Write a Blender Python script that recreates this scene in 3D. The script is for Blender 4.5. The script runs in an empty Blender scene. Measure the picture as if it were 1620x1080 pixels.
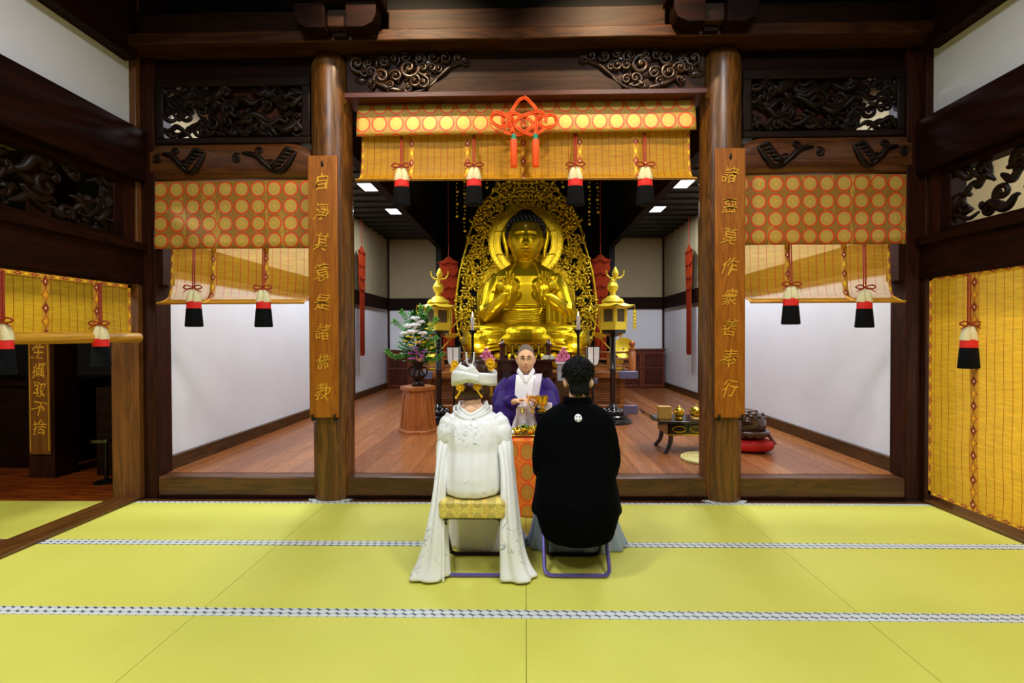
import bpy, math, random
from mathutils import Vector, Matrix
PI = math.pi
sin, cos = math.sin, math.cos
scn = bpy.context.scene
COL = scn.collection

# ---------------------------------------------------------------- camera
cam_d = bpy.data.cameras.new('camera')
cam_d.sensor_width = 36.0
cam_d.lens = 36.0 * 795.0 / 1620.0
cam_d.shift_x = -4.0 / 1620.0
cam_d.clip_start = 0.05
cam = bpy.data.objects.new('camera', cam_d)
COL.objects.link(cam)
YAW, PIT, ROL = math.atan(17 / 795), math.atan(9 / 795), -0.0034
fw = Vector((-sin(YAW) * cos(PIT), cos(YAW) * cos(PIT), -sin(PIT)))
rt = Vector((cos(YAW), sin(YAW), 0))
up = rt.cross(fw)
rt, up = cos(ROL) * rt + sin(ROL) * up, cos(ROL) * up - sin(ROL) * rt
cam.matrix_world = Matrix(((rt.x, up.x, -fw.x, 0), (rt.y, up.y, -fw.y, 0), (rt.z, up.z, -fw.z, 1.5), (0, 0, 0, 1)))
scn.camera = cam

# ---------------------------------------------------------------- world, exposure, large lights
scn.view_settings.view_transform = 'Standard'
scn.view_settings.look = 'None'
scn.view_settings.gamma = 1.0
scn.view_settings.use_curve_mapping = False
scn.view_settings.exposure = -1.0
wd = bpy.data.worlds.new('world')
scn.world = wd
wd.use_nodes = True
wd.node_tree.nodes['Background'].inputs[0].default_value = (0.9, 0.95, 1.0, 1)
wd.node_tree.nodes['Background'].inputs[1].default_value = 0.02


def area(name, loc, size, power, col=(1, 1, 1), target=None, sizey=None, spread=PI):
    d = bpy.data.lights.new(name, 'AREA')
    d.energy = power
    d.color = col
    d.size = size
    if sizey:
        d.shape = 'RECTANGLE'
        d.size_y = sizey
    d.spread = spread
    o = bpy.data.objects.new(name, d)
    COL.objects.link(o)
    o.location = loc
    if target is not None:
        o.rotation_euler = (Vector(target) - Vector(loc)).to_track_quat('-Z', 'Y').to_euler()
    return o


def spot(name, loc, target, power, ang, blend=0.6, col=(1, 1, 1), rad=0.05):
    d = bpy.data.lights.new(name, 'SPOT')
    d.energy = power
    d.color = col
    d.spot_size = math.radians(ang)
    d.spot_blend = blend
    d.shadow_soft_size = rad
    o = bpy.data.objects.new(name, d)
    COL.objects.link(o)
    o.location = loc
    o.rotation_euler = (Vector(target) - Vector(loc)).to_track_quat('-Z', 'Y').to_euler()
    return o


# hall ceiling lamps (their fixtures hang in the ceiling of the hall, built below)
HALL_LAMPS = [(-1.6, 2.0), (1.6, 2.0), (-1.6, -0.8), (1.6, -0.8)]
for hx, hy in HALL_LAMPS:
    area('hall_lamp_light', (hx, hy, 4.93), 0.55, 158, (0.96, 0.98, 1.0), sizey=0.55, spread=2.85)
# small downlights in front of the lintel
for hx in (-1.05, 0.85):
    spot('lintel_downlight', (hx, 3.55, 4.9), (hx, 4.6, 3.9), 420, 88, 0.9, (1.0, 0.76, 0.46))
# aisle ceiling lamps of the sanctuary
AISLE_LAMPS = [(s * 2.46, y) for s in (-1, 1) for y in (5.2, 6.65, 8.15, 9.75)]
for hx, hy in AISLE_LAMPS:
    area('aisle_lamp_light', (hx, hy, 3.915), 0.4, 118, (0.84, 0.9, 1.0))
# lights of the rooms beyond the side openings
area('corridor_lamp_light', (5.2, 3.0, 3.3), 1.2, 600, (1.0, 0.97, 0.88), sizey=2.5)
area('side_room_lamp_light', (-5.4, 2.4, 3.2), 0.6, 200, (1.0, 0.95, 0.85))
# added fill spots without fixtures, aimed at the statue from the front
spot('added_statue_spot', (-0.95, 5.4, 3.75), (0, 9.6, 2.6), 330, 34, 0.7, (1.0, 0.96, 0.86))
spot('added_statue_spot', (0.95, 5.4, 3.75), (0, 9.6, 2.6), 330, 34, 0.7, (1.0, 0.96, 0.86))
# added low fill lights, no fixtures, brightening the statue from below
for hx in (-0.95, 0.95):
    spot('added_statue_uplight', (hx, 8.62, 0.98), (hx * .25, 9.35, 2.85), 100, 85, 0.9, (1.0, 0.93, 0.72), 0.08)
# added overhead fill spots, unseen, to brighten the space before the altar
for hx in (-0.9, 0.9):
    spot('added_altar_fill', (hx, 7.0, 5.2), (hx, 7.4, 0.2), 420, 62, 0.8, (1.0, 0.96, 0.88), 0.12)
# ---------------------------------------------------------------- helpers


def S(r, g, b):
    def f(c):
        c = c / 255.0
        return c / 12.92 if c <= 0.04045 else ((c + 0.055) / 1.055) ** 2.4
    return (f(r), f(g), f(b), 1.0)


class NT:
    """terse node building"""
    def __init__(s, name):
        s.m = bpy.data.materials.new(name)
        s.m.use_nodes = True
        s.t = s.m.node_tree
        s.b = s.t.nodes['Principled BSDF']
        s.out = s.t.nodes['Material Output']

    def n(s, typ, **k):
        x = s.t.nodes.new(typ)
        for a, v in k.items():
            setattr(x, a, v)
        return x

    def put(s, sock, v):
        if isinstance(v, (int, float)):
            sock.default_value = v
        elif isinstance(v, (tuple, list)):
            sock.default_value = v
        else:
            s.t.links.new(v, sock)

    def ma(s, op, a, b=None, c=None):
        x = s.n('ShaderNodeMath', operation=op)
        s.put(x.inputs[0], a)
        if b is not None:
            s.put(x.inputs[1], b)
        if c is not None:
            s.put(x.inputs[2], c)
        return x.outputs[0]

    def xyz(s):
        tc = s.n('ShaderNodeTexCoord')
        sp = s.n('ShaderNodeSeparateXYZ')
        s.t.links.new(tc.outputs['Object'], sp.inputs[0])
        return sp.outputs[0], sp.outputs[1], sp.outputs[2]

    def vec(s, a, b, c):
        x = s.n('ShaderNodeCombineXYZ')
        for i, v in enumerate((a, b, c)):
            s.put(x.inputs[i], v)
        return x.outputs[0]

    def noise(s, v, scale, detail=3, rough=0.5, dist=0):
        x = s.n('ShaderNodeTexNoise')
        s.put(x.inputs['Vector'], v)
        x.inputs['Scale'].default_value = scale
        x.inputs['Detail'].default_value = detail
        x.inputs['Roughness'].default_value = rough
        x.inputs['Distortion'].default_value = dist
        return x.outputs[0]

    def mix(s, f, a, b):
        x = s.n('ShaderNodeMix', data_type='RGBA')
        s.put(x.inputs[0], f)
        s.put(x.inputs[6], a)
        s.put(x.inputs[7], b)
        return x.outputs[2]

    def step(s, a, lo, hi):
        x = s.n('ShaderNodeMapRange')
        x.clamp = True
        s.put(x.inputs[0], a)
        x.inputs[1].default_value = lo
        x.inputs[2].default_value = hi
        return x.outputs[0]

    def bump(s, h, strength, dist=0.01):
        x = s.n('ShaderNodeBump')
        x.inputs['Strength'].default_value = strength
        x.inputs['Distance'].default_value = dist
        s.put(x.inputs['Height'], h)
        s.t.links.new(x.outputs[0], s.b.inputs['Normal'])

    def set(s, **k):
        for a, v in k.items():
            s.put(s.b.inputs[{'col': 'Base Color', 'rough': 'Roughness', 'metal': 'Metallic', 'spec': 'Specular IOR Level',
                              'em': 'Emission Color', 'es': 'Emission Strength', 'coat': 'Coat Weight', 'sheen': 'Sheen Weight',
                              'trans': 'Transmission Weight', 'alpha': 'Alpha', 'sss': 'Subsurface Weight'}[a]], v)
        return s


def plain(name, col, rough=0.6, metal=0.0, var=0.12, scale=6.0, bump=0.0, spec=0.5, coat=0.0):
    g = NT(name)
    x, y, z = g.xyz()
    nz = g.noise(g.vec(x, y, z), scale, 4)
    d = tuple(c * (1 - var) for c in col[:3]) + (1,)
    l = tuple(min(1, c * (1 + var)) for c in col[:3]) + (1,)
    g.set(col=g.mix(g.step(nz, 0.3, 0.7), d, l), rough=rough, metal=metal, spec=spec, coat=coat)
    if bump:
        g.bump(g.noise(g.vec(x, y, z), scale * 12, 3), bump, 0.003)
    return g.m


def wood(name, c1, c2, axis='x', rough=0.4, scale=1.0, coat=0.0, spec=0.5, fine=1.0):
    """grain stretched along one axis"""
    g = NT(name)
    x, y, z = g.xyz()
    k = 0.09
    sx, sy, sz = [(k if a == axis else 1.0) for a in 'xyz']
    v = g.vec(g.ma('MULTIPLY', x, sx), g.ma('MULTIPLY', y, sy), g.ma('MULTIPLY', z, sz))
    big = g.noise(v, 5 * scale, 3, 0.6, 1.2)
    rings = g.ma('SINE', g.ma('MULTIPLY', big, 42.0))
    fin = g.noise(v, 70 * scale, 3, 0.7)
    f = g.ma('ADD', g.ma('MULTIPLY', g.step(rings, -1, 1), 0.45), g.ma('MULTIPLY', fin, 0.55 * fine))
    g.set(col=g.mix(g.step(f, 0.2, 0.8), c1, c2), rough=rough, coat=coat, spec=spec)
    g.bump(f, 0.12, 0.002)
    return g.m


class MB:
    def __init__(s):
        s.v, s.f = [], []

    def add(s, vs, fs):
        o = len(s.v)
        s.v += [tuple(p) for p in vs]
        s.f += [tuple(i + o for i in q) for q in fs]
        return s

    def box(s, x0, x1, y0, y1, z0, z1, M=None):
        vs = [Vector((x, y, z)) for z in (z0, z1) for y in (y0, y1) for x in (x0, x1)]
        if M is not None:
            vs = [M @ p for p in vs]
        return s.add(vs, [(0, 2, 3, 1), (4, 5, 7, 6), (0, 1, 5, 4), (2, 6, 7, 3), (0, 4, 6, 2), (1, 3, 7, 5)])

    def prism(s, poly, a0, a1, axis='y'):
        """poly in the plane across AXIS: (x,z) for y, (y,z) for x, (x,y) for z"""
        def P(p, a):
            return {'y': (p[0], a, p[1]), 'x': (a, p[0], p[1]), 'z': (p[0], p[1], a)}[axis]
        n = len(poly)
        vs = [P(p, a0) for p in poly] + [P(p, a1) for p in poly]
        fs = [tuple(range(n)), tuple(range(2 * n - 1, n - 1, -1))] + [(i, n + i, n + (i + 1) % n, (i + 1) % n) for i in range(n)]
        return s.add(vs, fs)

    def tube(s, pts, r, n=8, closed=False, flat=1.0, flatdir=None, cap=True):
        pts = [Vector(p) for p in pts]
        m = len(pts)
        rs = r if isinstance(r, (list, tuple)) else [r] * m
        vs = []
        nrm = None
        for i in range(m):
            if closed:
                t = pts[(i + 1) % m] - pts[i - 1]
            else:
                t = pts[min(i + 1, m - 1)] - pts[max(i - 1, 0)]
            if t.length < 1e-9:
                t = Vector((0, 0, 1))
            t.normalize()
            if flatdir is not None:
                fd = Vector(flatdir)
                nrm = fd - t * fd.dot(t)
                if nrm.length < 1e-6:
                    nrm = t.orthogonal()
            elif nrm is None:
                nrm = t.orthogonal()
            else:
                nrm = nrm - t * nrm.dot(t)
                if nrm.length < 1e-6:
                    nrm = t.orthogonal()
            nrm.normalize()
            bn = t.cross(nrm)
            for k in range(n):
                a = 2 * PI * k / n
                vs.append(pts[i] + (nrm * cos(a) * flat + bn * sin(a)) * rs[i])
        fs = []
        for i in range(m if closed else m - 1):
            for k in range(n):
                j = (i + 1) % m
                fs.append((i * n + k, i * n + (k + 1) % n, j * n + (k + 1) % n, j * n + k))
        if not closed and cap:
            fs.append(tuple(range(n - 1, -1, -1)))
            fs.append(tuple((m - 1) * n + k for k in range(n)))
        return s.add(vs, fs)

    def lathe(s, prof, c=(0, 0, 0), n=24, sx=1.0, sy=1.0, cap=True, rfn=None, M=None, a0=0.0):
        vs, fs = [], []
        m = len(prof)
        for j, (r, z) in enumerate(prof):
            for k in range(n):
                a = a0 + 2 * PI * k / n
                q = r * (rfn(a, j) if rfn else 1)
                p = Vector((q * cos(a) * sx, q * sin(a) * sy, z))
                if M is not None:
                    p = M @ p
                vs.append(p + Vector(c))
        for j in range(m - 1):
            for k in range(n):
                fs.append((j * n + k, j * n + (k + 1) % n, (j + 1) * n + (k + 1) % n, (j + 1) * n + k))
        if cap:
            fs.append(tuple(range(n - 1, -1, -1)))
            fs.append(tuple((m - 1) * n + k for k in range(n)))
        return s.add(vs, fs)

    def ell(s, c, rx, ry=None, rz=None, n=16, m=10, M=None, fn=None):
        ry = rx if ry is None else ry
        rz = rx if rz is None else rz
        vs, fs = [], []
        for j in range(m + 1):
            b = -PI / 2 + PI * j / m
            for k in range(n):
                a = 2 * PI * k / n
                d = Vector((cos(b) * cos(a), cos(b) * sin(a), sin(b)))
                q = fn(d) if fn else 1.0
                p = Vector((d.x * rx, d.y * ry, d.z * rz)) * q
                if M is not None:
                    p = M @ p
                vs.append(p + Vector(c))
        for j in range(m):
            for k in range(n):
                fs.append((j * n + k, j * n + (k + 1) % n, (j + 1) * n + (k + 1) % n, (j + 1) * n + k))
        return s.add(vs, fs)

    def grid(s, fn, nu, nv, closeu=False, flip=False):
        vs = [fn(i / (nu if closeu else nu - 1), j / (nv - 1)) for j in range(nv) for i in range(nu)]
        fs = []
        for j in range(nv - 1):
            for i in range(nu if closeu else nu - 1):
                k = (i + 1) % nu
                q = (j * nu + i, j * nu + k, (j + 1) * nu + k, (j + 1) * nu + i)
                fs.append(q[::-1] if flip else q)
        return s.add(vs, fs)

    def loft(s, rings, n=32, fold=None, cap=True, sup=2.0):
        """rings: (z, cx, cy, rx, ry); fold(a, t) multiplies the radius"""
        vs, fs = [], []
        m = len(rings)
        for j, (z, cx, cy, rx, ry) in enumerate(rings):
            for k in range(n):
                a = 2 * PI * k / n
                ca, sa = cos(a), sin(a)
                q = (abs(ca) ** sup + abs(sa) ** sup) ** (-1.0 / sup)
                if fold:
                    q *= fold(a, j / (m - 1))
                vs.append((cx + rx * q * ca, cy + ry * q * sa, z))
        for j in range(m - 1):
            for k in range(n):
                fs.append((j * n + k, j * n + (k + 1) % n, (j + 1) * n + (k + 1) % n, (j + 1) * n + k))
        if cap:
            fs.append(tuple(range(n - 1, -1, -1)))
            fs.append(tuple((m - 1) * n + k for k in range(n)))
        return s.add(vs, fs)

    def xf(s, M, start=0):
        s.v[start:] = [tuple(M @ Vector(p)) for p in s.v[start:]]
        return s

    def obj(s, name, mat, parent=None, smooth=40, bevel=0, sub=0, remesh=0, smo=0, solid=0):
        me = bpy.data.meshes.new(name)
        me.from_pydata(s.v, [], s.f)
        me.validate()
        me.update()
        for m in (mat if isinstance(mat, (list, tuple)) else [mat]):
            me.materials.append(m)
        if smooth:
            me.shade_smooth()
            if smooth < 180:
                me.set_sharp_from_angle(angle=math.radians(smooth))
        o = bpy.data.objects.new(name, me)
        COL.objects.link(o)
        if parent is not None:
            o.parent = parent
            c = parent
            T = Matrix.Identity(4)
            while c is not None:
                if c.type == 'EMPTY':
                    T = Matrix.Translation(-c.location) @ T
                c = c.parent
            if parent.type == 'EMPTY':
                o.matrix_parent_inverse = T
        if solid:
            q = o.modifiers.new('solid', 'SOLIDIFY')
            q.thickness = solid
            q.offset = 0
        if bevel:
            q = o.modifiers.new('bevel', 'BEVEL')
            q.width = bevel
            q.segments = 2
            q.limit_method = 'ANGLE'
        if remesh:
            q = o.modifiers.new('remesh', 'REMESH')
            q.mode = 'VOXEL'
            q.voxel_size = remesh
            q.use_smooth_shade = True
        if smo:
            q = o.modifiers.new('smooth', 'SMOOTH')
            q.factor = 0.5
            q.iterations = smo
        if sub:
            q = o.modifiers.new('sub', 'SUBSURF')
            q.levels = sub
            q.render_levels = sub
        return o


def tag(o, label=None, cat=None, group=None, kind=None):
    if label:
        o['label'] = label
    if cat:
        o['category'] = cat
    if group:
        o['group'] = group
    if kind:
        o['kind'] = kind
    return o


def thing(name, label, cat, loc=(0, 0, 0), group=None):
    o = bpy.data.objects.new(name, None)
    o.empty_display_size = 0.1
    o.location = loc
    COL.objects.link(o)
    return tag(o, label, cat, group)


def struct(mb, name, mat, label=None, **k):
    o = mb.obj(name, mat, **k)
    return tag(o, label, None, None, 'structure')


def kids(o):
    return [c for c in bpy.data.objects if c.parent == o]


def dup(root, delta, label=None, group=None, rotz=None):
    """a copy of a thing with copies of its parts and sub-parts"""
    r = root.copy()
    COL.objects.link(r)
    r.location = root.location + Vector(delta)
    if rotz is not None:
        r.rotation_euler.z = rotz
    if label:
        r['label'] = label
    if group:
        r['group'] = group
    for ch in kids(root):
        c = ch.copy()
        COL.objects.link(c)
        c.parent = r
        for g in kids(ch):
            d = g.copy()
            COL.objects.link(d)
            d.parent = c
    return r


def interp(tab, x):
    if x <= tab[0][0]:
        return tab[0][1]
    for (a, p), (b, q) in zip(tab, tab[1:]):
        if x <= b:
            t = (x - a) / (b - a)
            return p + (q - p) * t
    return tab[-1][1]


def catmull(pts, k=6):
    pts = [Vector(p) for p in pts]
    out = []
    for i in range(len(pts) - 1):
        p0, p1, p2, p3 = pts[max(i - 1, 0)], pts[i], pts[i + 1], pts[min(i + 2, len(pts) - 1)]
        for j in range(k):
            t = j / k
            out.append(0.5 * ((2 * p1) + (p2 - p0) * t + (2 * p0 - 5 * p1 + 4 * p2 - p3) * t * t + (3 * p1 - p0 - 3 * p2 + p3) * t ** 3))
    out.append(pts[-1])
    return out


# ---------------------------------------------------------------- materials
W_DARK_X = wood('dark_wood_x', S(17, 5, 2), S(34, 11, 4), 'x', 0.6, spec=.1)
W_DARK_Y = wood('dark_wood_y', S(20, 5, 2), S(38, 11, 4), 'y', 0.6, spec=.1)
W_DARK_Z = wood('dark_wood_z', S(34, 12, 4), S(56, 23, 7), 'z', 0.55, spec=.15)
W_CARVE_D = wood('dark_carved_wood', S(16, 7, 3), S(32, 15, 6), 'x', 0.45, spec=.2)
W_BEAM = wood('beam_wood', S(42, 19, 6), S(74, 40, 13), 'x', 0.5, spec=.2)
W_KOURYOU = wood('arched_beam_wood', S(38, 20, 10), S(60, 34, 18), 'x', 0.55, 0.8, spec=.2)
W_PILLAR = wood('pillar_wood', S(70, 40, 13), S(116, 74, 27), 'z', 0.34, 1.3)
W_JAMB = wood('jamb_wood', S(88, 50, 18), S(122, 72, 28), 'z', 0.45)
W_BOARD = wood('plaque_wood', S(142, 78, 10), S(172, 102, 20), 'z', 0.4, 1.2)
W_SILL = wood('sill_wood', S(62, 36, 18), S(96, 58, 30), 'x', 0.32)
W_CARVE = wood('carved_wood', S(34, 18, 7), S(60, 34, 14), 'x', 0.3, 1.0)
W_ALTAR = wood('altar_wood', S(104, 58, 22), S(148, 88, 36), 'x', 0.35)
W_PED = wood('pedestal_wood', S(140, 76, 30), S(176, 104, 46), 'z', 0.35)
W_RED = wood('cabinet_wood', S(84, 30, 12), S(112, 46, 20), 'z', 0.4)
W_CARMINE = plain('dark_red_lacquer', S(58, 14, 12), 0.22, 0, 0.1, coat=0.4)
PLASTER = plain('white_plaster', S(226, 226, 230), 0.85, 0, 0.02, 3)
CREAM_SHADE = plain('cream_shade_plaster', S(164, 150, 116), 0.85, 0, 0.03, 3)  # upper sanctuary walls: white plaster, dimmer light put in the colour; cream elsewhere
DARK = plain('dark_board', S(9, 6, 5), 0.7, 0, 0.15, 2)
CEIL = wood('ceiling_boards', S(14, 8, 6), S(24, 14, 11), 'x', 0.5)
BLACK = plain('black_lacquer', S(14, 13, 14), 0.18, 0, 0.1, 5, coat=0.5)
IRON = plain('black_iron', S(16, 17, 20), 0.35, 0.4, 0.1)
CAPS = plain('blued_metal_fitting', S(120, 124, 160), 0.35, 0.7, 0.1, 10)
GOLD = plain('gilded_surface', S(206, 174, 20), 0.3, 0.9, 0.06, 4)
GOLDM = plain('gilded_carving', S(216, 184, 30), 0.36, 0.75, 0.1, 8)
GOLDP = plain('yellow_gilt_paint', S(240, 214, 58), 0.4, 0.35, 0.05, 8)
BRASS = plain('polished_brass', S(226, 190, 60), 0.22, 0.95, 0.05, 8)
BRONZE = plain('dark_bronze', S(40, 30, 26), 0.3, 0.7, 0.15, 12)
PAPERW = plain('white_paper', S(236, 236, 236), 0.8, 0, 0.02, 5)
SKIN = plain('skin', S(238, 188, 148), 0.55, 0, 0.04, 8)
REDCL = plain('red_cord', S(150, 34, 18), 0.7, 0, 0.1, 30)
ORANGE = plain('orange_silk_cord', S(250, 88, 18), 0.55, 0, 0.08, 40)
T_WHITE = plain('ivory_silk_thread', S(232, 222, 176), 0.7, 0, 0.06, 60)
T_RED = plain('scarlet_silk_thread', S(226, 30, 20), 0.7, 0, 0.06, 60)
T_BLACK = plain('black_silk_thread', S(5, 6, 9), 0.85, 0, 0.2, 60, spec=0.15)
TEAL = plain('teal_thread', S(10, 140, 110), 0.6, 0, 0.1, 30)
GREEN_L = plain('green_leaf', S(52, 120, 30), 0.5, 0, 0.35, 9)
GOLDTXT = plain('gold_leaf_lettering', S(244, 184, 60), 0.35, 0.35, 0.05, 9)


def mat_tatami():
    g = NT('tatami_weave')
    x, y, z = g.xyz()
    ribs = g.ma('SINE', g.ma('MULTIPLY', x, 2 * PI / 0.018))
    fine = g.noise(g.vec(g.ma('MULTIPLY', x, 0.12), y, z), 260, 2)
    big = g.noise(g.vec(x, y, z), 1.4, 3)
    col = g.mix(g.step(big, 0.3, 0.7), S(200, 198, 82), S(210, 206, 92))
    col = g.mix(g.ma('MULTIPLY', g.step(fine, 0.3, 0.7), 0.22), col, S(176, 176, 66))
    col = g.mix(g.ma('MULTIPLY', g.step(ribs, -1, 1), 0.06), col, S(160, 160, 60))
    g.set(col=col, rough=0.62, spec=0.3)
    g.bump(fine, 0.15, 0.002)
    return g.m


def mat_border():
    """white medallion ribbon: two rows of ovals on slate"""
    g = NT('tatami_border_ribbon')
    x, y, z = g.xyz()
    p = 0.052
    v = g.ma('DIVIDE', g.ma('SUBTRACT', y, 0.0), 0.04)
    row = g.ma('FLOOR', v)
    u = g.ma('ADD', g.ma('DIVIDE', x, p), g.ma('MULTIPLY', row, 0.28))
    fu = g.ma('SUBTRACT', g.ma('FRACT', u), 0.5)
    fv = g.ma('SUBTRACT', g.ma('FRACT', v), 0.5)
    r = g.ma('SQRT', g.ma('ADD', g.ma('MULTIPLY', fu, fu), g.ma('MULTIPLY', fv, fv)))
    oval = g.step(r, 0.53, 0.47)
    ring = g.step(g.ma('ABSOLUTE', g.ma('SUBTRACT', r, 0.34)), 0.07, 0.03)
    col = g.mix(oval, S(52, 60, 78), S(200, 205, 202))
    col = g.mix(g.ma('MULTIPLY', ring, 0.35), col, S(176, 184, 180))
    g.set(col=col, rough=0.75)
    return g.m


def mat_brocade(name, period, ax='x', bx='z', red=(224, 54, 12), goldc=(222, 180, 80), ground=(124, 92, 22), rad=0.375, off=(0, 0), dens=1.0):
    """gold chrysanthemum roundels ringed in red on a speckled gold ground"""
    g = NT(name)
    co = dict(zip('xyz', g.xyz()))
    pu, pv = period if isinstance(period, tuple) else (period, period)
    u = g.ma('ADD', g.ma('DIVIDE', co[ax], pu), off[0] + 100)
    v = g.ma('ADD', g.ma('DIVIDE', co[bx], pv), off[1] + 100)
    fu = g.ma('SUBTRACT', g.ma('FRACT', u), 0.5)
    fv = g.ma('SUBTRACT', g.ma('FRACT', v), 0.5)
    r = g.ma('SQRT', g.ma('ADD', g.ma('MULTIPLY', fu, fu), g.ma('MULTIPLY', fv, fv)))
    ang = g.ma('ARCTAN2', fv, fu)
    rays = g.step(g.ma('SINE', g.ma('MULTIPLY', ang, 28)), -0.6, 0.6)
    base = g.noise(g.vec(co['x'], co['y'], co['z']), 190 * dens, 2)
    spk = g.step(base, 0.45, 0.55)
    gr = g.mix(spk, S(*ground), S(*[min(255, int(q * 1.35)) for q in ground]))
    strp = g.step(g.noise(g.vec(g.ma('MULTIPLY', co[ax], 1.0), 0.0, g.ma('MULTIPLY', co[bx], .12)), 11, 2), .58, .64)
    gr = g.mix(g.ma('MULTIPLY', g.ma('MULTIPLY', strp, spk), .8), gr, S(236, 190, 70))
    # scarlet lattice between the roundels
    lat = g.step(g.ma('ABSOLUTE', g.ma('ADD', g.ma('ABSOLUTE', fu), g.ma('MULTIPLY', g.ma('ABSOLUTE', fv), -1.0))), 0.05, 0.02)
    far = g.step(r, 0.5, 0.54)
    gr = g.mix(g.ma('MULTIPLY', g.ma('MULTIPLY', lat, far), 0.15), gr, S(*red))
    chk = g.step(g.noise(g.vec(co['x'], co['y'], co['z']), 75 * dens, 1), 0.5, 0.56)
    gr = g.mix(g.ma('MULTIPLY', chk, 0.05), gr, S(*red))
    gold = g.mix(g.ma('MULTIPLY', rays, 0.5), S(*goldc), S(max(0, goldc[0] - 80), max(0, goldc[1] - 80), max(0, goldc[2] - 50)))
    gold = g.mix(g.step(r, 0.10, 0.04), gold, S(*goldc))
    ringm = g.step(r, rad + 0.095, rad + 0.075)
    discm = g.step(r, rad + 0.01, rad - 0.01)
    col = g.mix(ringm, gr, S(*red))
    col = g.mix(discm, col, gold)
    g.set(col=col, rough=0.5, metal=g.ma('MULTIPLY', discm, 0.2), sheen=0.15)
    return g.m


def mat_band(name, ax, bx, w, a0, red=(150, 40, 14), yel=(240, 190, 24)):
    """diamond brocade tape; AX across its width, BX along it"""
    g = NT(name)
    co = dict(zip('xyz', g.xyz()))
    u = g.ma('DIVIDE', g.ma('SUBTRACT', co[ax], a0), w)            # -0.5 .. 0.5
    v = g.ma('DIVIDE', co[bx], w * 1.75)
    fv = g.ma('SUBTRACT', g.ma('FRACT', v), 0.5)
    d = g.ma('ADD', g.ma('ABSOLUTE', u), g.ma('MULTIPLY', g.ma('ABSOLUTE', fv), 1.0))
    even = g.step(g.ma('FRACT', g.ma('MULTIPLY', v, 0.5)), 0.49, 0.51)
    big = g.step(d, 0.44, 0.40)
    sm = g.step(d, 0.17, 0.13)
    line = g.step(g.ma('ABSOLUTE', g.ma('SUBTRACT', d, 0.5)), 0.06, 0.03)
    col = g.mix(line, S(*yel), S(*red))
    inn = g.mix(even, S(*yel), S(*red))
    col = g.mix(big, g.mix(line, S(214, 160, 40), S(*red)), inn)
    col = g.mix(sm, col, g.mix(even, S(250, 214, 30), S(250, 226, 160)))
    g.set(col=col, rough=0.6)
    return g.m


def mat_blind(name, ax, period, opaque, col=(226, 168, 24), line=(200, 60, 14), lw=0.05, tl=0.5):
    """split-bamboo blind: fine slats, vertical red stitching, part of the light comes through"""
    g = NT(name)
    co = dict(zip('xyz', g.xyz()))
    fu = g.ma('ABSOLUTE', g.ma('SUBTRACT', g.ma('FRACT', g.ma('DIVIDE', co[ax], period)), 0.5))
    st = g.step(fu, lw, lw * 0.6)
    slat = g.ma('SINE', g.ma('MULTIPLY', co['z'], 2 * PI / 0.0075))
    k = {'x': (0.15, 1, 1), 'y': (1, 0.15, 1)}[ax]
    nz = g.noise(g.vec(g.ma('MULTIPLY', co['x'], k[0]), g.ma('MULTIPLY', co['y'], k[1]), co['z']), 60, 3)
    c = g.mix(g.step(nz, 0.3, 0.7), S(*[int(q * 0.88) for q in col]), S(*col))
    c = g.mix(g.ma('MULTIPLY', g.step(slat, 0.2, 1.0), 0.1), c, S(150, 100, 10))
    c = g.mix(st, c, S(*line))
    g.set(col=c, rough=0.55)
    tr = g.n('ShaderNodeBsdfTranslucent')
    g.put(tr.inputs[0], c)
    m1 = g.n('ShaderNodeMixShader')
    m1.inputs[0].default_value = tl
    g.t.links.new(g.b.outputs[0], m1.inputs[1])
    g.t.links.new(tr.outputs[0], m1.inputs[2])
    tp = g.n('ShaderNodeBsdfTransparent')
    tp.inputs[0].default_value = (1.0, 0.93, 0.78, 1)
    m2 = g.n('ShaderNodeMixShader')
    g.put(m2.inputs[0], g.ma('MAXIMUM', g.ma('MULTIPLY', st, 0.8), opaque))
    g.t.links.new(tp.outputs[0], m2.inputs[1])
    g.t.links.new(m1.outputs[0], m2.inputs[2])
    g.t.links.new(m2.outputs[0], g.out.inputs[0])
    return g.m


def mat_floorwood():
    g = NT('floor_planks')
    x, y, z = g.xyz()
    w = 0.24
    u = g.ma('ADD', g.ma('DIVIDE', x, w), 40.5)
    idx = g.ma('FLOOR', u)
    yy = g.ma('ADD', y, g.ma('MULTIPLY', idx, 3.77))
    v = g.vec(g.ma('ADD', x, g.ma('MULTIPLY', idx, 7.3)), g.ma('MULTIPLY', yy, 0.04), z)
    big = g.noise(v, 6, 2, 0.5, 0.3)
    rings = g.step(g.ma('SINE', g.ma('MULTIPLY', big, 26)), -1, 1)
    fine = g.noise(v, 90, 2)
    tint = g.n('ShaderNodeTexWhiteNoise', noise_dimensions='1D')
    g.put(tint.inputs['W'], idx)
    f = g.ma('ADD', g.ma('MULTIPLY', rings, 0.16), g.ma('ADD', g.ma('MULTIPLY', fine, 0.05), g.ma('MULTIPLY', tint.outputs[0], 0.62)))
    col = g.mix(g.step(f, 0.15, 0.85), S(120, 68, 34), S(174, 112, 62))
    fu = g.ma('ABSOLUTE', g.ma('SUBTRACT', g.ma('FRACT', u), 0.5))
    col = g.mix(g.step(fu, 0.485, 0.497), col, S(44, 22, 10))
    g.set(col=col, rough=g.ma('ADD', g.ma('MULTIPLY', fine, 0.06), 0.24), spec=0.5)
    return g.m


TATAMI, BORDER, PLANKS = mat_tatami(), mat_border(), mat_floorwood()
def glow(name, col, strength):
    g = NT(name)
    g.set(col=S(240, 240, 240), em=col, es=strength)
    return g.m


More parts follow.
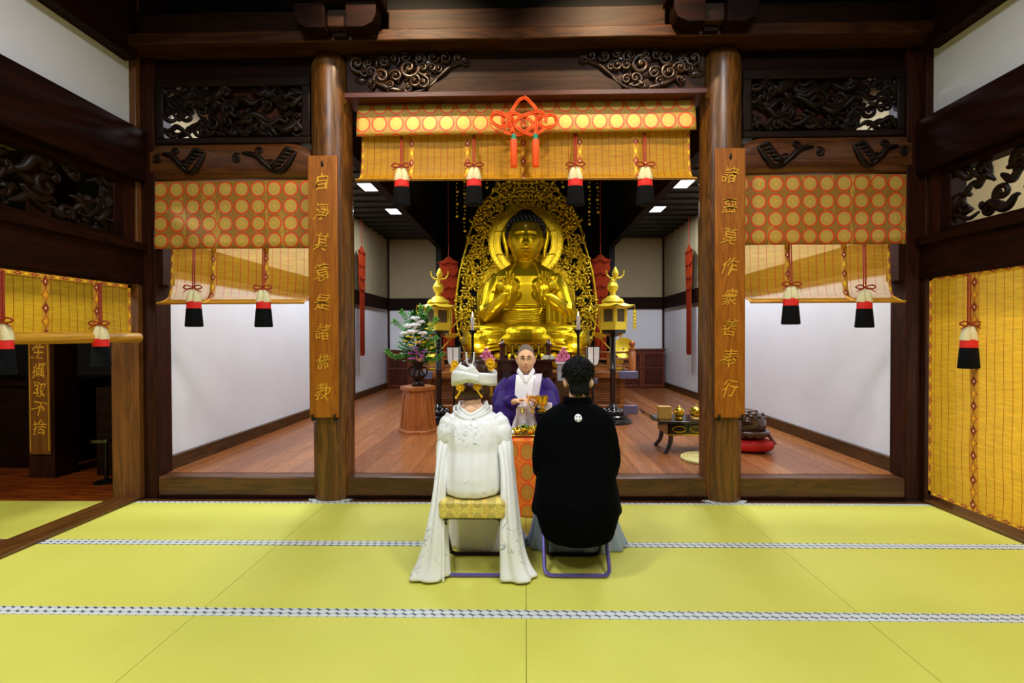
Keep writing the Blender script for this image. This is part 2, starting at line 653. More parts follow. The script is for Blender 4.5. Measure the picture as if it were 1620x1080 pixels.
LAMP = glow('lit_diffuser', (0.97, 0.98, 1, 1), 6.0)
FLAME = glow('candle_flame', (1, 0.62, 0.2, 1), 8.0)


# ---------------------------------------------------------------- the setting
def mats_mesh(xs, ys, zb=-0.05, gap=0.0015):
    m = MB()
    for x0, x1 in zip(xs, xs[1:]):
        for y0, y1 in zip(ys, ys[1:]):
            m.box(x0 + gap, x1 - gap, y0 + gap * 0.3, y1 - gap * 0.3, zb, 0.0)
    return m


ROWS = [-1.83, -0.93, -0.03, 0.87, 1.78, 2.69, 3.60, 4.50]
fl = struct(mats_mesh([-3.56, -1.785, 0.0, 1.79, 3.56], ROWS), 'floor', TATAMI, smooth=0)
struct(MB().box(-3.6, 3.6, 4.5, 4.6, -0.05, -0.004), 'trim_1', W_SILL)
bd = MB()
for y in ROWS[1:-1]:
    bd.box(-3.55, 3.55, y - 0.04, y + 0.04, -0.01, 0.002)
bd.box(-3.55, 3.55, 4.46, 4.5, -0.01, 0.002)
for s in (-1, 1):                                    # the ribbon runs round the foot of each pillar
    a0 = 0.25
    inner = [(s * 1.8 + 0.184 * cos(a), 4.69 + 0.184 * sin(a)) for a in [PI + a0 + (PI - 2 * a0) * k / 16 for k in range(17)]]
    outer = [(s * 1.8 + 0.232 * cos(a), 4.69 + 0.232 * sin(a)) for a in [PI + a0 + (PI - 2 * a0) * k / 16 for k in range(17)]]
    for k in range(16):
        bd.prism([inner[k], outer[k], outer[k + 1], inner[k + 1]], -0.01, 0.0035, 'z')
bd.obj('tatami_border', BORDER, fl, smooth=0)
tag(fl, None, None, None, 'structure')
# side room floor beyond the left opening
f2 = struct(mats_mesh([-8.2, -6.4, -4.62, -3.82], ROWS), 'floor', TATAMI, smooth=0)
b2 = MB()
b2.box(-8.2, -3.82, 3.56, 3.64, -0.01, 0.002)
b2.box(-8.2, -3.82, 2.65, 2.73, -0.01, 0.002)
b2.obj('tatami_border', plain('brown_border_ribbon', S(84, 44, 30), 0.8), f2, smooth=0)
struct(MB().box(-8.2, -3.62, 4.5, 6.6, -0.05, 0.012), 'floor', wood('polished_floor_wood', S(90, 36, 10), S(140, 66, 20), 'x', 0.22), smooth=0)
# sanctuary floor and step
struct(MB().box(-3.62, 3.62, 4.745, 12.95, 0.0, 0.2), 'floor', PLANKS, smooth=0)
st = MB().box(-3.43, 3.43, 4.6, 4.745, 0.0, 0.197)
struct(st, 'trim_2', W_SILL, bevel=0.012)
struct(MB().box(-3.43, 3.43, 4.58, 4.6, 0.0, 0.03), 'trim_3', W_DARK_X)
# sanctuary side walls, rails and skirting
for s, nm in ((-1, 'left'), (1, 'right')):
    X = s * 3.5
    struct(MB().box(min(X, X + s * .1), max(X, X + s * .1), 4.8, 12.9, 0.2, 2.30), 'wall_' + nm, PLASTER, smooth=0)
    struct(MB().box(min(X, X + s * .1), max(X, X + s * .1), 4.8, 12.9, 2.30, 4.0), 'wall_' + nm, CREAM_SHADE, smooth=0)  # upper part of the white wall, its weaker light painted in
    a, b = sorted((X - s * 0.05, X + s * 0.02))
    struct(MB().box(a, b, 4.8, 12.78, 2.165, 2.45), 'trim_4', W_DARK_Y)
    struct(MB().box(a, b, 4.8, 12.78, 0.2, 0.335), 'baseboard_' + nm, wood('skirting_wood', S(56, 34, 14), S(82, 52, 22), 'y', 0.4))
    a, b = sorted((X - s * 0.045, X + s * 0.02))
    struct(MB().box(a, b, 9.98, 10.13, 0.2, 4.0), 'trim_5', W_DARK_Z)
    struct(MB().box(a, b, 12.72, 12.78, 0.2, 4.0), 'trim_6', W_DARK_Z)
    # back wall wings beside the altar bay
    a, b = sorted((s * 2.12, s * 3.6))
    struct(MB().box(a, b, 12.76, 12.9, 0.2, 2.3), 'wall_back', PLASTER, smooth=0)
    struct(MB().box(a, b, 12.76, 12.9, 2.3, 4.0), 'wall_back', CREAM_SHADE, smooth=0)  # same wall as below, shade put into the colour
    struct(MB().box(a, b, 12.71, 12.77, 2.165, 2.46), 'trim_7', W_DARK_X)
    # altar bay cheeks, aisle ceiling and its edge beam
    a, b = sorted((s * 2.1, s * 2.24))
    struct(MB().box(a, b, 12.6, 14.6, 0.2, 5.4), 'wall_' + nm, DARK, smooth=0)
    struct(MB().box(a, b, 4.86, 12.78, 3.72, 4.05), 'trim_8', W_DARK_Y)
    struct(MB().box(a, b, 4.86, 12.78, 4.05, 5.4), 'wall_' + nm, DARK, smooth=0)
    a, b = sorted((s * 2.2, s * 3.6))
    c = MB().box(a, b, 4.8, 12.9, 3.955, 4.05)
    struct(c, 'ceiling', CEIL, smooth=0)
    c = MB()
    for k in range(19):
        y = 5.0 + 0.41 * k
        c.box(a, b, y, y + 0.035, 3.925, 3.96)
    struct(c, 'ceiling', CEIL, smooth=0)
struct(MB().box(-2.3, 2.3, 14.5, 14.6, 0.2, 5.4), 'wall_back', DARK, smooth=0)
struct(MB().box(-2.3, 2.3, 4.86, 14.6, 5.3, 5.4), 'ceiling', DARK, smooth=0)
# hall ceiling, the dark wall above the front beam
struct(MB().box(-4.2, 4.2, -4.0, 4.95, 5.0, 5.1), 'ceiling', CEIL, smooth=0)
struct(MB().box(-4.0, 4.0, 4.82, 4.9, 3.9, 5.3), 'wall_front', DARK, smooth=0)
for hx, hy in HALL_LAMPS:
    t = thing('ceiling_lamp', 'square flush ceiling lamp in the dark hall ceiling', 'lamp', (hx, hy, 4.94), 'hall ceiling lamps')
    MB().box(hx - .33, hx + .33, hy - .33, hy + .33, 4.955, 5.0).obj('housing', BLACK, t)
    MB().box(hx - .29, hx + .29, hy - .29, hy + .29, 4.94, 4.957).obj('diffuser', LAMP, t)
for hx, hy in AISLE_LAMPS:
    t = thing('ceiling_panel_lamp', 'lit panel lamp in the aisle ceiling, %s side, %s' % ('bride\'s' if hx < 0 else 'groom\'s', {5.2: 'first from the front beam', 6.65: 'second from the front beam', 8.15: 'half hidden by the blind', 9.75: 'nearest the back wall'}[hy]), 'lamp', (hx, hy, 3.92), 'aisle ceiling lamps')
    MB().box(hx - .23, hx + .23, hy - .23, hy + .23, 3.925, 3.956).obj('frame', DARK, t)
    MB().box(hx - .2, hx + .2, hy - .2, hy + .2, 3.919, 3.927).obj('diffuser', LAMP, t)

# hall side walls
for s, nm in ((-1, 'left'), (1, 'right')):
    def bx(x0, x1, y0, y1, z0, z1, m=None):
        a, b = sorted((s * x0, s * x1))
        return (m or MB()).box(a, b, y0, y1, z0, z1)
    struct(bx(3.62, 3.72, -3, 4.6, 3.2, 4.6), 'wall_' + nm, PLASTER, smooth=0)
    struct(bx(3.5, 3.72, -3, 4.5, 4.0, 5.0), 'trim_9', W_DARK_Y, smooth=0)         # cornice beam over the plaster
    struct(bx(3.50, 3.78, -3, 4.6, 2.93, 3.4), 'trim_10', W_DARK_Y, bevel=0.01)    # rail over the transom
    struct(bx(3.54, 3.8, -3, 4.62, 1.99, 2.30), 'trim_11', W_DARK_Y, bevel=0.008)  # head rail
    struct(bx(3.50, 3.82, -3, 4.62, 2.29, 2.36), 'trim_12', W_DARK_Y, bevel=0.005)
    struct(bx(3.555, 3.81, -3, 4.56, -0.04, 0.022), 'trim_13', wood('track_wood', S(74, 44, 16), S(108, 68, 28), 'y', 0.3), bevel=0.004)
    struct(bx(3.56, 3.82, 4.55, 4.8, 0, 5.0), 'trim_14', W_JAMB if s < 0 else W_DARK_Z, bevel=0.006)
    struct(bx(3.43, 3.559, 4.6, 4.8, 0.0, 5.0), 'trim_15', W_DARK_Z, bevel=0.006)
    struct(bx(3.375, 3.431, 4.62, 4.78, 1.99, 2.95), 'trim_18', W_DARK_Z)
    struct(bx(3.58, 3.72, 4.42, 4.549, 2.3, 3.0), 'trim_17', W_DARK_Z)
    struct(bx(3.56, 3.8, -0.2, 0.05, 0, 5.0), 'trim_16', W_DARK_Z)
# corridor beyond the right opening: pale wall with a post and sill
struct(MB().box(4.75, 4.85, -2.0, 4.62, 0, 4.0), 'wall_right', CREAM_SHADE, smooth=0)
struct(MB().box(3.8, 4.85, 4.55, 4.65, 0, 4.0), 'wall_back', CREAM_SHADE, smooth=0)
struct(MB().box(3.82, 4.85, -2.0, 4.6, -0.05, 0.0), 'floor', wood('corridor_floor', S(150, 110, 60), S(178, 134, 80), 'y', 0.35), smooth=0)
struct(MB().box(3.7, 4.85, -2.0, 4.65, 4.0, 4.1), 'ceiling', CREAM_SHADE, smooth=0)
w = struct(MB().box(4.72, 4.752, 1.2, 3.95, 0.1, 1.8), 'window_1', glow('daylit_paper_window', (1, .96, .86, 1), 5.0), smooth=0)
m = MB()
for k in range(5):
    m.box(4.70, 4.722, 1.2 + .68 * k, 1.235 + .68 * k, .1, 1.8)
for z in (.08, .66, 1.22, 1.78):
    m.box(4.70, 4.722, 1.2, 3.955, z, z + .03)
m.obj('lattice', W_JAMB, w, smooth=0)
# the dim side room beyond the left opening
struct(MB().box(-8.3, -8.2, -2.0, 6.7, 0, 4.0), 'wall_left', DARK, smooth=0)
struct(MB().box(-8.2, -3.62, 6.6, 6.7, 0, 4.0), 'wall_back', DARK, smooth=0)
struct(MB().box(-8.3, -3.7, -2.0, 6.7, 4.0, 4.1), 'ceiling', CREAM_SHADE, smooth=0)
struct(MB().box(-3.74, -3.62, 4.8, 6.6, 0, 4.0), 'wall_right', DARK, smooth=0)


# ---------------------------------------------------------------- pillars, beams, carving
def hash_of(text):
    return sum(ord(c) for c in text)


def lettering(text, parent, size, pitch, loc):
    cu = bpy.data.curves.new('lettering', 'FONT')
    cu.body = '\n'.join(text)
    cu.align_x = 'CENTER'
    cu.size = size
    cu.space_line = pitch / size
    cu.extrude = 0.003
    o = bpy.data.objects.new('lettering', cu)
    COL.objects.link(o)
    me = bpy.data.meshes.new_from_object(o.evaluated_get(bpy.context.evaluated_depsgraph_get()))
    bpy.data.objects.remove(o)
    for i in range(len(text)):
        lo = -pitch * i - .25 * pitch
        fs = [tuple(p.vertices) for p in me.polygons if lo <= me.vertices[p.vertices[0]].co.y < lo + pitch]
        ids = sorted({k for q in fs for k in q})
        mp = {k: j for j, k in enumerate(ids)}
        rq = random.Random(hash_of(text) + i)
        an, sh, kx, ky = rq.uniform(-.12, .06), rq.uniform(.05, .3), rq.uniform(.82, 1.0), rq.uniform(.95, 1.12)
        c0 = -pitch * i + .36 * size
        pts = []
        for k in ids:
            u, v = me.vertices[k].co.x * kx, (me.vertices[k].co.y - c0) * ky
            u += sh * v + .008 * sin(v * 60 + i)
            v += .006 * sin(u * 55 + 2 * i)
            pts.append((loc[0] + u * cos(an) - v * sin(an), loc[1] - me.vertices[k].co.z, loc[2] + c0 + u * sin(an) + v * cos(an)))
        MB().add(pts,
                 [tuple(mp[k] for k in q) for q in fs]).obj('gold_character', GOLDTXT, parent, smooth=0)


def side(x):
    return "bride's" if x < 0 else "groom's"


def spiral(mb, F, a, b, r, turns=1.5, a0=0.0, d=1, th=0.22, h=0.02, n=7):
    pts, rs = [], []
    N = int(12 * turns) + 4
    for i in range(N):
        t = i / (N - 1)
        q = r * (1 - 0.86 * t ** 0.8)
        w = a0 + d * 2 * PI * turns * t
        pts.append(F(a + q * cos(w), b + q * sin(w), h * (0.4 + 0.8 * t)))
        rs.append(th * r * (1.0 - 0.35 * t))
    mb.tube(pts, rs, n)
    mb.ell(F(a, b, h * 1.1), r * 0.2, r * 0.2, r * 0.2, 8, 6)


def swirl(mb, F, pts, r, h=0.02, n=7, tail=0.25):
    P = catmull([Vector((p[0], p[1], 0)) for p in pts], 5)
    m = len(P)
    mb.tube([F(p.x, p.y, h * (0.6 + 0.6 * sin(PI * i / (m - 1)))) for i, p in enumerate(P)],
            [r * (tail + (1 - tail) * sin(PI * (i + 0.4) / (m - 0.2)) ** 0.7) for i in range(m)], n)


def relief(mb, F, a0, a1, b0, b1, n, seed, big=0.1, h=0.05):
    R = random.Random(seed)
    for i in range(n):
        a, b = R.uniform(a0, a1), R.uniform(b0, b1)
        k = R.random()
        s = big * R.uniform(0.5, 1.0)
        a = min(max(a, a0 + s * .8), a1 - s * .8)
        b = min(max(b, b0 + s * .7), b1 - s * .7)
        hh = h * R.uniform(0.2, 1.1)
        if k < 0.4:
            spiral(mb, F, a, b, s * 0.75, R.uniform(1.0, 1.7), R.uniform(0, 6.28), R.choice((-1, 1)), 0.3, hh)
        else:
            w = R.uniform(-0.5, 0.5)
            L = s * R.uniform(1.2, 2.2)
            p = []
            for j in range(5):
                t = j / 4 - 0.5
                x = a + L * t * cos(w) * 1.4
                z = b + L * t * sin(w) + 0.35 * s * sin(t * 7 + k * 9)
                p.append((min(max(x, a0), a1), min(max(z, b0), b1)))
            swirl(mb, F, p, s * R.uniform(0.2, 0.34), hh)


for s in (-1, 1):
    m = MB().lathe([(0.182, 0.0), (0.182, 3.9), (0.178, 4.0), (0.16, 4.06), (0.13, 4.09)], (s * 1.8, 4.69, 0), 48)
    o = struct(m, 'pillar', W_PILLAR, 'round wooden pillar on the %s side of the altar opening' % side(s))
    # hanging verse board
    cx = -1.81 if s < 0 else 1.808
    t = thing('hanging_verse_board', 'tall brown board with gold calligraphy hung on the %s side pillar' % side(s), 'plaque', (cx, 4.49, 0.77), 'verse boards on the pillars')
    top = 3.118 if s < 0 else 3.143
    MB().box(cx - .132, cx + .132, 4.472, 4.502, .77, top).obj('board', W_BOARD, t, bevel=0.006)
    MB().ell((cx, 4.468, top - .075), .012, .006, .03, 10, 6).obj('hanging_hole', BLACK, t)
    for k in (-1, 1):
        MB().tube([(cx + k * .1, 4.51, .755), (cx + k * .1, 4.46, .75), (cx + k * .1, 4.452, .8)], .011, 6).obj('hook', IRON, t)
    lettering('自淨其意是諸佛教' if s < 0 else '諸惡莫作衆善奉行', t, 0.155, 0.268, (cx - .005, 4.469, top - .295))

FR = lambda y: (lambda a, b, c: Vector((a, y - c, b)))

# top lintel and upper beam
struct(MB().box(-4.2, 4.2, 4.4, 4.75, 4.085, 4.19), 'beam', W_BEAM, 'long lintel beam resting on both round pillars', bevel=0.012)
struct(MB().box(-4.2, 4.2, 4.56, 4.82, 4.19, 4.46), 'beam', W_KOURYOU, 'dark upper beam set back above the lintel', bevel=0.01)
for s in (-1, 1):
    t = thing('roof_bracket', 'stepped wooden roof bracket on the lintel above the %s side pillar' % side(s), 'bracket', (s * 1.6, 4.4, 4.19), 'roof brackets')
    b = MB()
    b.box(s * 1.6 - .09, s * 1.6 + .09, 4.3, 4.5, 4.15, 4.3)
    b.obj('bearing_block', W_KOURYOU, t, bevel=0.008)
    for k in (-1, 1):
        c = s * 1.6 + k * .22
        b = MB().prism([(c + k * q, z) for q, z in ((-.13, 4.33), (.13, 4.33), (.13, 4.22), (.1, 4.15), (.02, 4.11), (-.13, 4.11))], 4.24, 4.4, 'y')
        b.obj('arm', W_DARK_X, t, bevel=0.006)
    MB().box(s * 1.6 - .4, s * 1.6 + .4, 4.2, 4.42, 4.33, 4.5).obj('purlin', W_DARK_X, t)
    MB().box(s * 1.6 - .06, s * 1.6 + .06, 4.36, 4.56, 4.1, 4.16).obj('foot', W_DARK_X, t)

# arched middle beam with carved clouds
t = struct(MB().box(-1.63, 1.63, 4.6, 4.8, 3.67, 4.085), 'beam', W_KOURYOU, 'broad arched beam carved with clouds between the two pillars', bevel=0.006)


def contour(d):
    pts = [(-.9 + d, 3.66), (-.87 + d, 3.74 - d * .4), (-.82 + d, 3.79 - d * .6), (-.74 + d, 3.825 - d * .8), (-.62, 3.84 - d)]
    return pts + [(-x, z) for x, z in reversed(pts)]


MB().prism(contour(0), 4.56, 4.61).obj('arch_moulding', W_KOURYOU, t, bevel=0.008)
MB().prism(contour(.07), 4.52, 4.565).obj('arch_moulding', W_KOURYOU, t, bevel=0.008)
MB().box(-1.62, 1.62, 4.51, 4.8, 3.645, 3.69).obj('soffit_board', wood('soffit_wood', S(62, 20, 8), S(86, 32, 12), 'x', 0.45), t, bevel=0.004)
R = random.Random(5)
for s in (-1, 1):
    m = MB()
    F = lambda a, b, c: Vector((s * a, 4.598 - c, b))
    # cloud scrolls: (x, z, radius)
    for x, z, r, d in [(1.52, 3.98, .075, 1), (1.42, 3.98, .05, 1), (1.4, 3.9, .06, -1), (1.28, 3.99, .065, 1), (1.18, 4.02, .05, -1), (1.3, 3.86, .075, 1), (1.17, 3.86, .06, 1),
                       (1.05, 3.93, .09, 1), (.95, 4.02, .06, -1), (.92, 3.93, .06, 1), (.84, 3.93, .05, 1), (.78, 3.92, .04, 1), (.83, 4.03, .05, 1), (.72, 4.02, .05, 1), (.6, 4.02, .045, 1), (.54, 3.99, .035, 1),
                       (1.0, 3.81, .07, 1), (.92, 3.80, .06, 1), (1.05, 3.75, .045, -1), (1.1, 3.73, .03, 1), (1.4, 3.8, .04, -1), (1.46, 3.9, .05, 1), (1.22, 3.78, .05, 1), (1.08, 4.03, .05, 1)]:
        spiral(m, F, x, z, r * 1.12, 1.5, R.uniform(0, 6), d, 0.24, 0.04)
    swirl(m, F, [(.85, 3.8), (.75, 3.88), (.66, 3.95), (.5, 4.0)], .018, .01)
    swirl(m, F, [(1.1, 3.72), (.95, 3.73), (.84, 3.79), (.76, 3.88)], .016, .01)
    swirl(m, F, [(1.4, 3.84), (1.25, 3.76), (1.1, 3.73)], .03, .01)
    for i in range(16):
        x = R.uniform(.8, 1.55)
        m.ell(F(x, 4.03 - R.uniform(0, .2) * (1 if x > 1 else .5), 0.0), R.uniform(.05, .08), .02, R.uniform(.03, .05), 12, 8)
    m.obj('carved_cloud', W_CARVE, t, smooth=180)

# side bays: carved transoms over rainbow beams
for s in (-1, 1):
    t = thing('carved_transom', 'dark openwork transom carving over the front bay on the %s side' % side(s), 'carved panel', (s * 2.73, 4.66, 3.3), 'carved transoms')
    m = MB()
    for x0, x1, z0, z1 in [(1.98, 3.43, 3.29, 3.35), (1.98, 3.43, 3.82, 3.9), (1.98, 2.06, 3.35, 3.82), (3.36, 3.43, 3.35, 3.82)]:
        a, b = sorted((s * x0, s * x1))
        m.box(a, b, 4.62, 4.74, z0, z1)
    m.obj('frame', W_CARVE_D, t, bevel=0.01)
    MB().box(*sorted((s * 2.06, s * 2.98)), 4.70, 4.73, 3.35, 3.82).obj('backing_board', wood('transom_board', S(50, 20, 8), S(76, 32, 12), 'x', .5, spec=.25), t)
    m = MB()
    F = lambda a, b, c: Vector((s * a, 4.69 - c, b))
    relief(m, F, 2.05, 3.05, 3.35, 3.83, 74, 11 + s, .12, .06)
    relief(m, F, 2.9, 3.38, 3.35, 3.83, 30, 21 + s, .11, .05)
    relief(m, F, 2.9, 3.38, 3.58, 3.83, 18, 31 + s, .1, .05)
    m.obj('openwork_carving', W_CARVE_D, t, smooth=180)
    # rainbow beam
    def sec(u, v, s=s):
        x = 1.97 + 1.5 * u
        top = 3.295 - 0.085 * max(0, 1 - (x - 1.97) / .2) ** 2
        bot = 2.945 + 0.02 * sin(PI * u)
        a = 2 * PI * v
        ca, sa = cos(a), sin(a)
        q = (abs(ca) ** 3.2 + abs(sa) ** 3.2) ** (-1 / 3.2)
        zc, hz = (top + bot) / 2, (top - bot) / 2
        return (s * x, 4.68 + .085 * q * ca, zc + hz * q * sa)
    o = struct(MB().grid(lambda u, v: sec(v, u), 28, 30, closeu=True), 'beam', wood('rainbow_beam_wood', S(66, 34, 12), S(100, 56, 22), 'x', 0.34), 'rainbow beam with carved waves above the %s side bay' % side(s), smooth=60)
    m = MB()
    F = lambda a, b, c: Vector((s * a, 4.602 - c, b))
    for x0, fl, sc in ((2.1, 1, 1.0), (2.95, 1, .8)):
        swirl(m, F, [(x0, 3.2), (x0 + .06 * sc, 3.1), (x0 + .14 * sc, 3.02), (x0 + .24 * sc, 3.03)], .026, .012)
        swirl(m, F, [(x0 + .22 * sc, 3.03), (x0 + .3 * sc, 3.1), (x0 + .38 * sc, 3.17), (x0 + .5 * sc, 3.19)], .028, .012)
        for k in range(5):
            swirl(m, F, [(x0 + .02 + .03 * k, 3.2 - .03 * k), (x0 + .08 + .03 * k, 3.22 - .035 * k), (x0 + .13 + .02 * k, 3.18 - .035 * k)], .02, .014)
        spiral(m, F, x0 + .34 * sc, 3.21, .04, 1.3, 0, 1, .25, .012)
        spiral(m, F, x0 + .55 * sc, 3.14, .05, 1.4, 2, -1, .25, .012)
        spiral(m, F, x0 + .24 * sc, 3.08, .05, 1.4, 1, 1, .25, .012)
    m.obj('carved_wave', W_CARVE_D, o, smooth=180)
    struct(MB().box(*sorted((s * 1.97, s * 3.47)), 4.64, 4.8, 3.9, 4.09), 'beam', W_DARK_X, 'dark beam above the carved transom on the %s side' % side(s))

# hall transoms over the side openings
for s in (-1, 1):
    for k, (y0, y1) in enumerate(((2.42, 4.42), (0.2, 2.3))):
        t = thing('openwork_transom', '%s openwork transom panel over the %s side opening of the hall%s' % ('dark carved', side(s), '' if k == 0 else ', behind the viewer'), 'carved panel', (s * 3.66, (y0 + y1) / 2, 2.36), 'hall transoms')
        m = MB()
        for a, b, z0, z1 in [(y0, y1, 2.36, 2.41), (y0, y1, 2.87, 2.93), (y0, y0 + .08, 2.41, 2.87), (y1 - .1, y1, 2.41, 2.87)]:
            m.box(*sorted((s * 3.58, s * 3.72)), a, b, z0, z1)
        m.obj('frame', W_DARK_Y, t, bevel=0.008)
        m = MB()
        F = lambda a, b, c: Vector((s * (3.66 - c), a, b))
        relief(m, F, y0 + .08, y1 - .1, 2.41, 2.62 if s < 0 else 2.9, 46, 41 + k, .11, .05)
        relief(m, F, y0 + .08, y1 - .1, 2.55 if s < 0 else 2.4, 2.88, 34 if s < 0 else 30, 51 + k + s, .13, .05)
        m.obj('openwork_carving', W_CARVE_D, t, smooth=180)

# ---------------------------------------------------------------- brocade valances and blinds
BRO_SIDE = mat_brocade('brocade_roundels', (0.1527, 0.158), off=(.648, .373))
BRO_MID = mat_brocade('brocade_roundels_bright', (0.155, 0.17), off=(0.1, 0.22), goldc=(222, 186, 86), ground=(150, 118, 34), red=(232, 62, 14))


def cloth_sheet(x0, x1, z0, z1, y, amp, k, seed, nx=90, nz=10, tilt=0.0, lean=0.0):
    def f(u, v):
        x = x0 + (x1 - x0) * u
        z = z0 + (z1 - z0) * v + tilt * (u - .5)
        return (x, y + amp * (sin(k * u * 6.28 + seed) + .6 * sin(k * 1.7 * u * 6.28 + 2 * seed)) * (1.1 - v) + lean * (v ** 2), z)
    return MB().grid(f, nx, nz)


for s in (-1, 1):
    t = cloth_sheet(*sorted((s * 1.985, s * 3.44)), 2.315, 2.942, 4.61, .006, 2.3, s).obj('brocade_valance', BRO_SIDE, smooth=180, solid=.006)
    tag(t, 'red and gold roundel brocade hung under the rainbow beam, %s side bay' % side(s), 'valance', 'side bay valances')
t = cloth_sheet(-1.545, 1.55, 3.345, 3.665, 4.6, .004, 2.7, 1, tilt=.02, lean=.06).obj('brocade_valance', BRO_MID, smooth=180, solid=.006)
tag(t, 'long narrow red and gold brocade under the carved middle beam', 'valance')

BL_MID = mat_blind('bamboo_blind_mid', 'x', 0.062, 0.82, (250, 188, 26), (214, 80, 14), 0.05)
BL_SIDE = mat_blind('bamboo_blind_side', 'x', 0.075, 0.52, (244, 178, 30), (190, 40, 14), 0.04)
BL_HALL = mat_blind('bamboo_blind_hall', 'y', 0.07, 0.86, (255, 206, 50), (186, 60, 14), 0.04, 0.55)
ROLL = wood('bamboo_rod', S(168, 116, 24), S(206, 150, 40), 'x', 0.5)
HEM = wood('bamboo_hem', S(186, 128, 16), S(216, 156, 30), 'x', 0.5)
ROLLY = wood('bamboo_roll', S(176, 122, 26), S(214, 160, 46), 'y', 0.5)
PROF = lambda top, bot: catmull([(0, 4.67, top), (0, 4.665, (top + bot) / 2), (0, 4.64, bot + .14), (0, 4.57, bot + .045), (0, 4.46, bot + .005)], 5)


def front_blind(label, x0, x1, top, bot, bands, mat, group, tilt=0):
    t = thing('bamboo_blind', label, 'blind', ((x0 + x1) / 2, 4.66, bot), group)
    P = PROF(top, bot)
    n = len(P)

    def at(u, v, off=0.0):
        p = P[min(n - 1, int(round(v * (n - 1))))]
        return (x0 + (x1 - x0) * u, p.y - off, p.z - off * .3 + tilt * (u - .5))
    MB().grid(lambda u, v: at(u, v), 40, n).obj('slat_sheet', mat, t, smooth=180)
    for b in bands:
        w = .05
        MB().grid(lambda u, v: at((b - w / 2 + w * u - x0) / (x1 - x0), v, .004), 2, n).obj('brocade_band', mat_band('diamond_band', 'x', 'z', w, b), t, smooth=180, solid=.003)
    for b in (x0 + .012, x1 - .012):
        MB().grid(lambda u, v: at((b - .012 + .024 * u - x0) / (x1 - x0), v, .003), 2, n).obj('edge_hem', mat_band('edge_band', 'x', 'z', .03, b), t, smooth=180, solid=.004)
    MB().grid(lambda u, v: at(u, .74 + .26 * v, .003), 30, 8).obj('bottom_hem', HEM, t, smooth=180)
    MB().tube([(x0, 4.475, bot + .004 - tilt * .5), (x1, 4.475, bot + .004 + tilt * .5)], .011, 10).obj('bottom_rod', ROLL, t)
    return t


front_blind('yellow bamboo blind with five diamond bands behind the orange knot', -1.515, 1.515, 3.668, 2.885, (-1.047, -.528, -.012, .507, 1.019), BL_MID, None, -.015)
front_blind("short translucent bamboo blind of the front bay on the bride's side", -3.325, -1.985, 2.945, 1.80, (-2.919, -2.42), BL_SIDE, 'side bay blinds')
front_blind("short translucent bamboo blind of the front bay on the groom's side", 1.985, 3.325, 2.945, 1.785, (2.399, 2.909), BL_SIDE, 'side bay blinds')


def hall_blind(label, X, y0, y1, top, bot, bands, roll):
    t = thing('bamboo_blind', label, 'blind', (X, (y0 + y1) / 2, bot))
    R = random.Random(int(abs(X) * 10) + (1 if X > 0 else 0))
    def f(u, v):
        y = y0 + (y1 - y0) * u
        z = bot + (top - bot) * v
        return (X + .006 * sin(9 * z + 3 * y) * (1 - v), y, z)
    MB().grid(f, 40, 30).obj('slat_sheet', BL_HALL, t, smooth=180)
    q = -1 if X > 0 else 1
    for b in bands:
        MB().box(*sorted((X + q * .003, X + q * .009)), b - .028, b + .028, bot, top).obj('brocade_band', mat_band('hall_band', 'y', 'z', .056, b, (140, 24, 10), (232, 150, 20)), t)
    for a, b2, z0, z1, ax, bx_, c in [(y1 - .03, y1, bot, top, 'y', 'z', y1 - .015), (y0, y1, top - .03, top, 'z', 'y', top - .015)] + ([] if roll else [(y0, y1, bot, bot + .03, 'z', 'y', bot + .015)]):
        MB().box(*sorted((X + q * .002, X + q * .007)), a, b2, z0, z1).obj('edge_hem', mat_band('hall_edge', ax, bx_, .034, c, (170, 50, 14), (250, 200, 40)), t)
    if roll:
        MB().tube([(X + q * .03, y0, bot - .035), (X + q * .03, y1 + .055, bot - .035)], .043, 18).obj('rolled_bottom', ROLLY, t, smooth=60)
    return t


hall_blind("half rolled bamboo blind over the dark side room on the bride's side", -3.53, 2.3, 4.42, 1.965, 1.53, (3.62, 4.06, 3.16), True)
hall_blind("full length yellow bamboo blind closing the hall on the groom's side", 3.56, 2.2, 4.5, 2.0, .095, (4.054, 3.4), False)


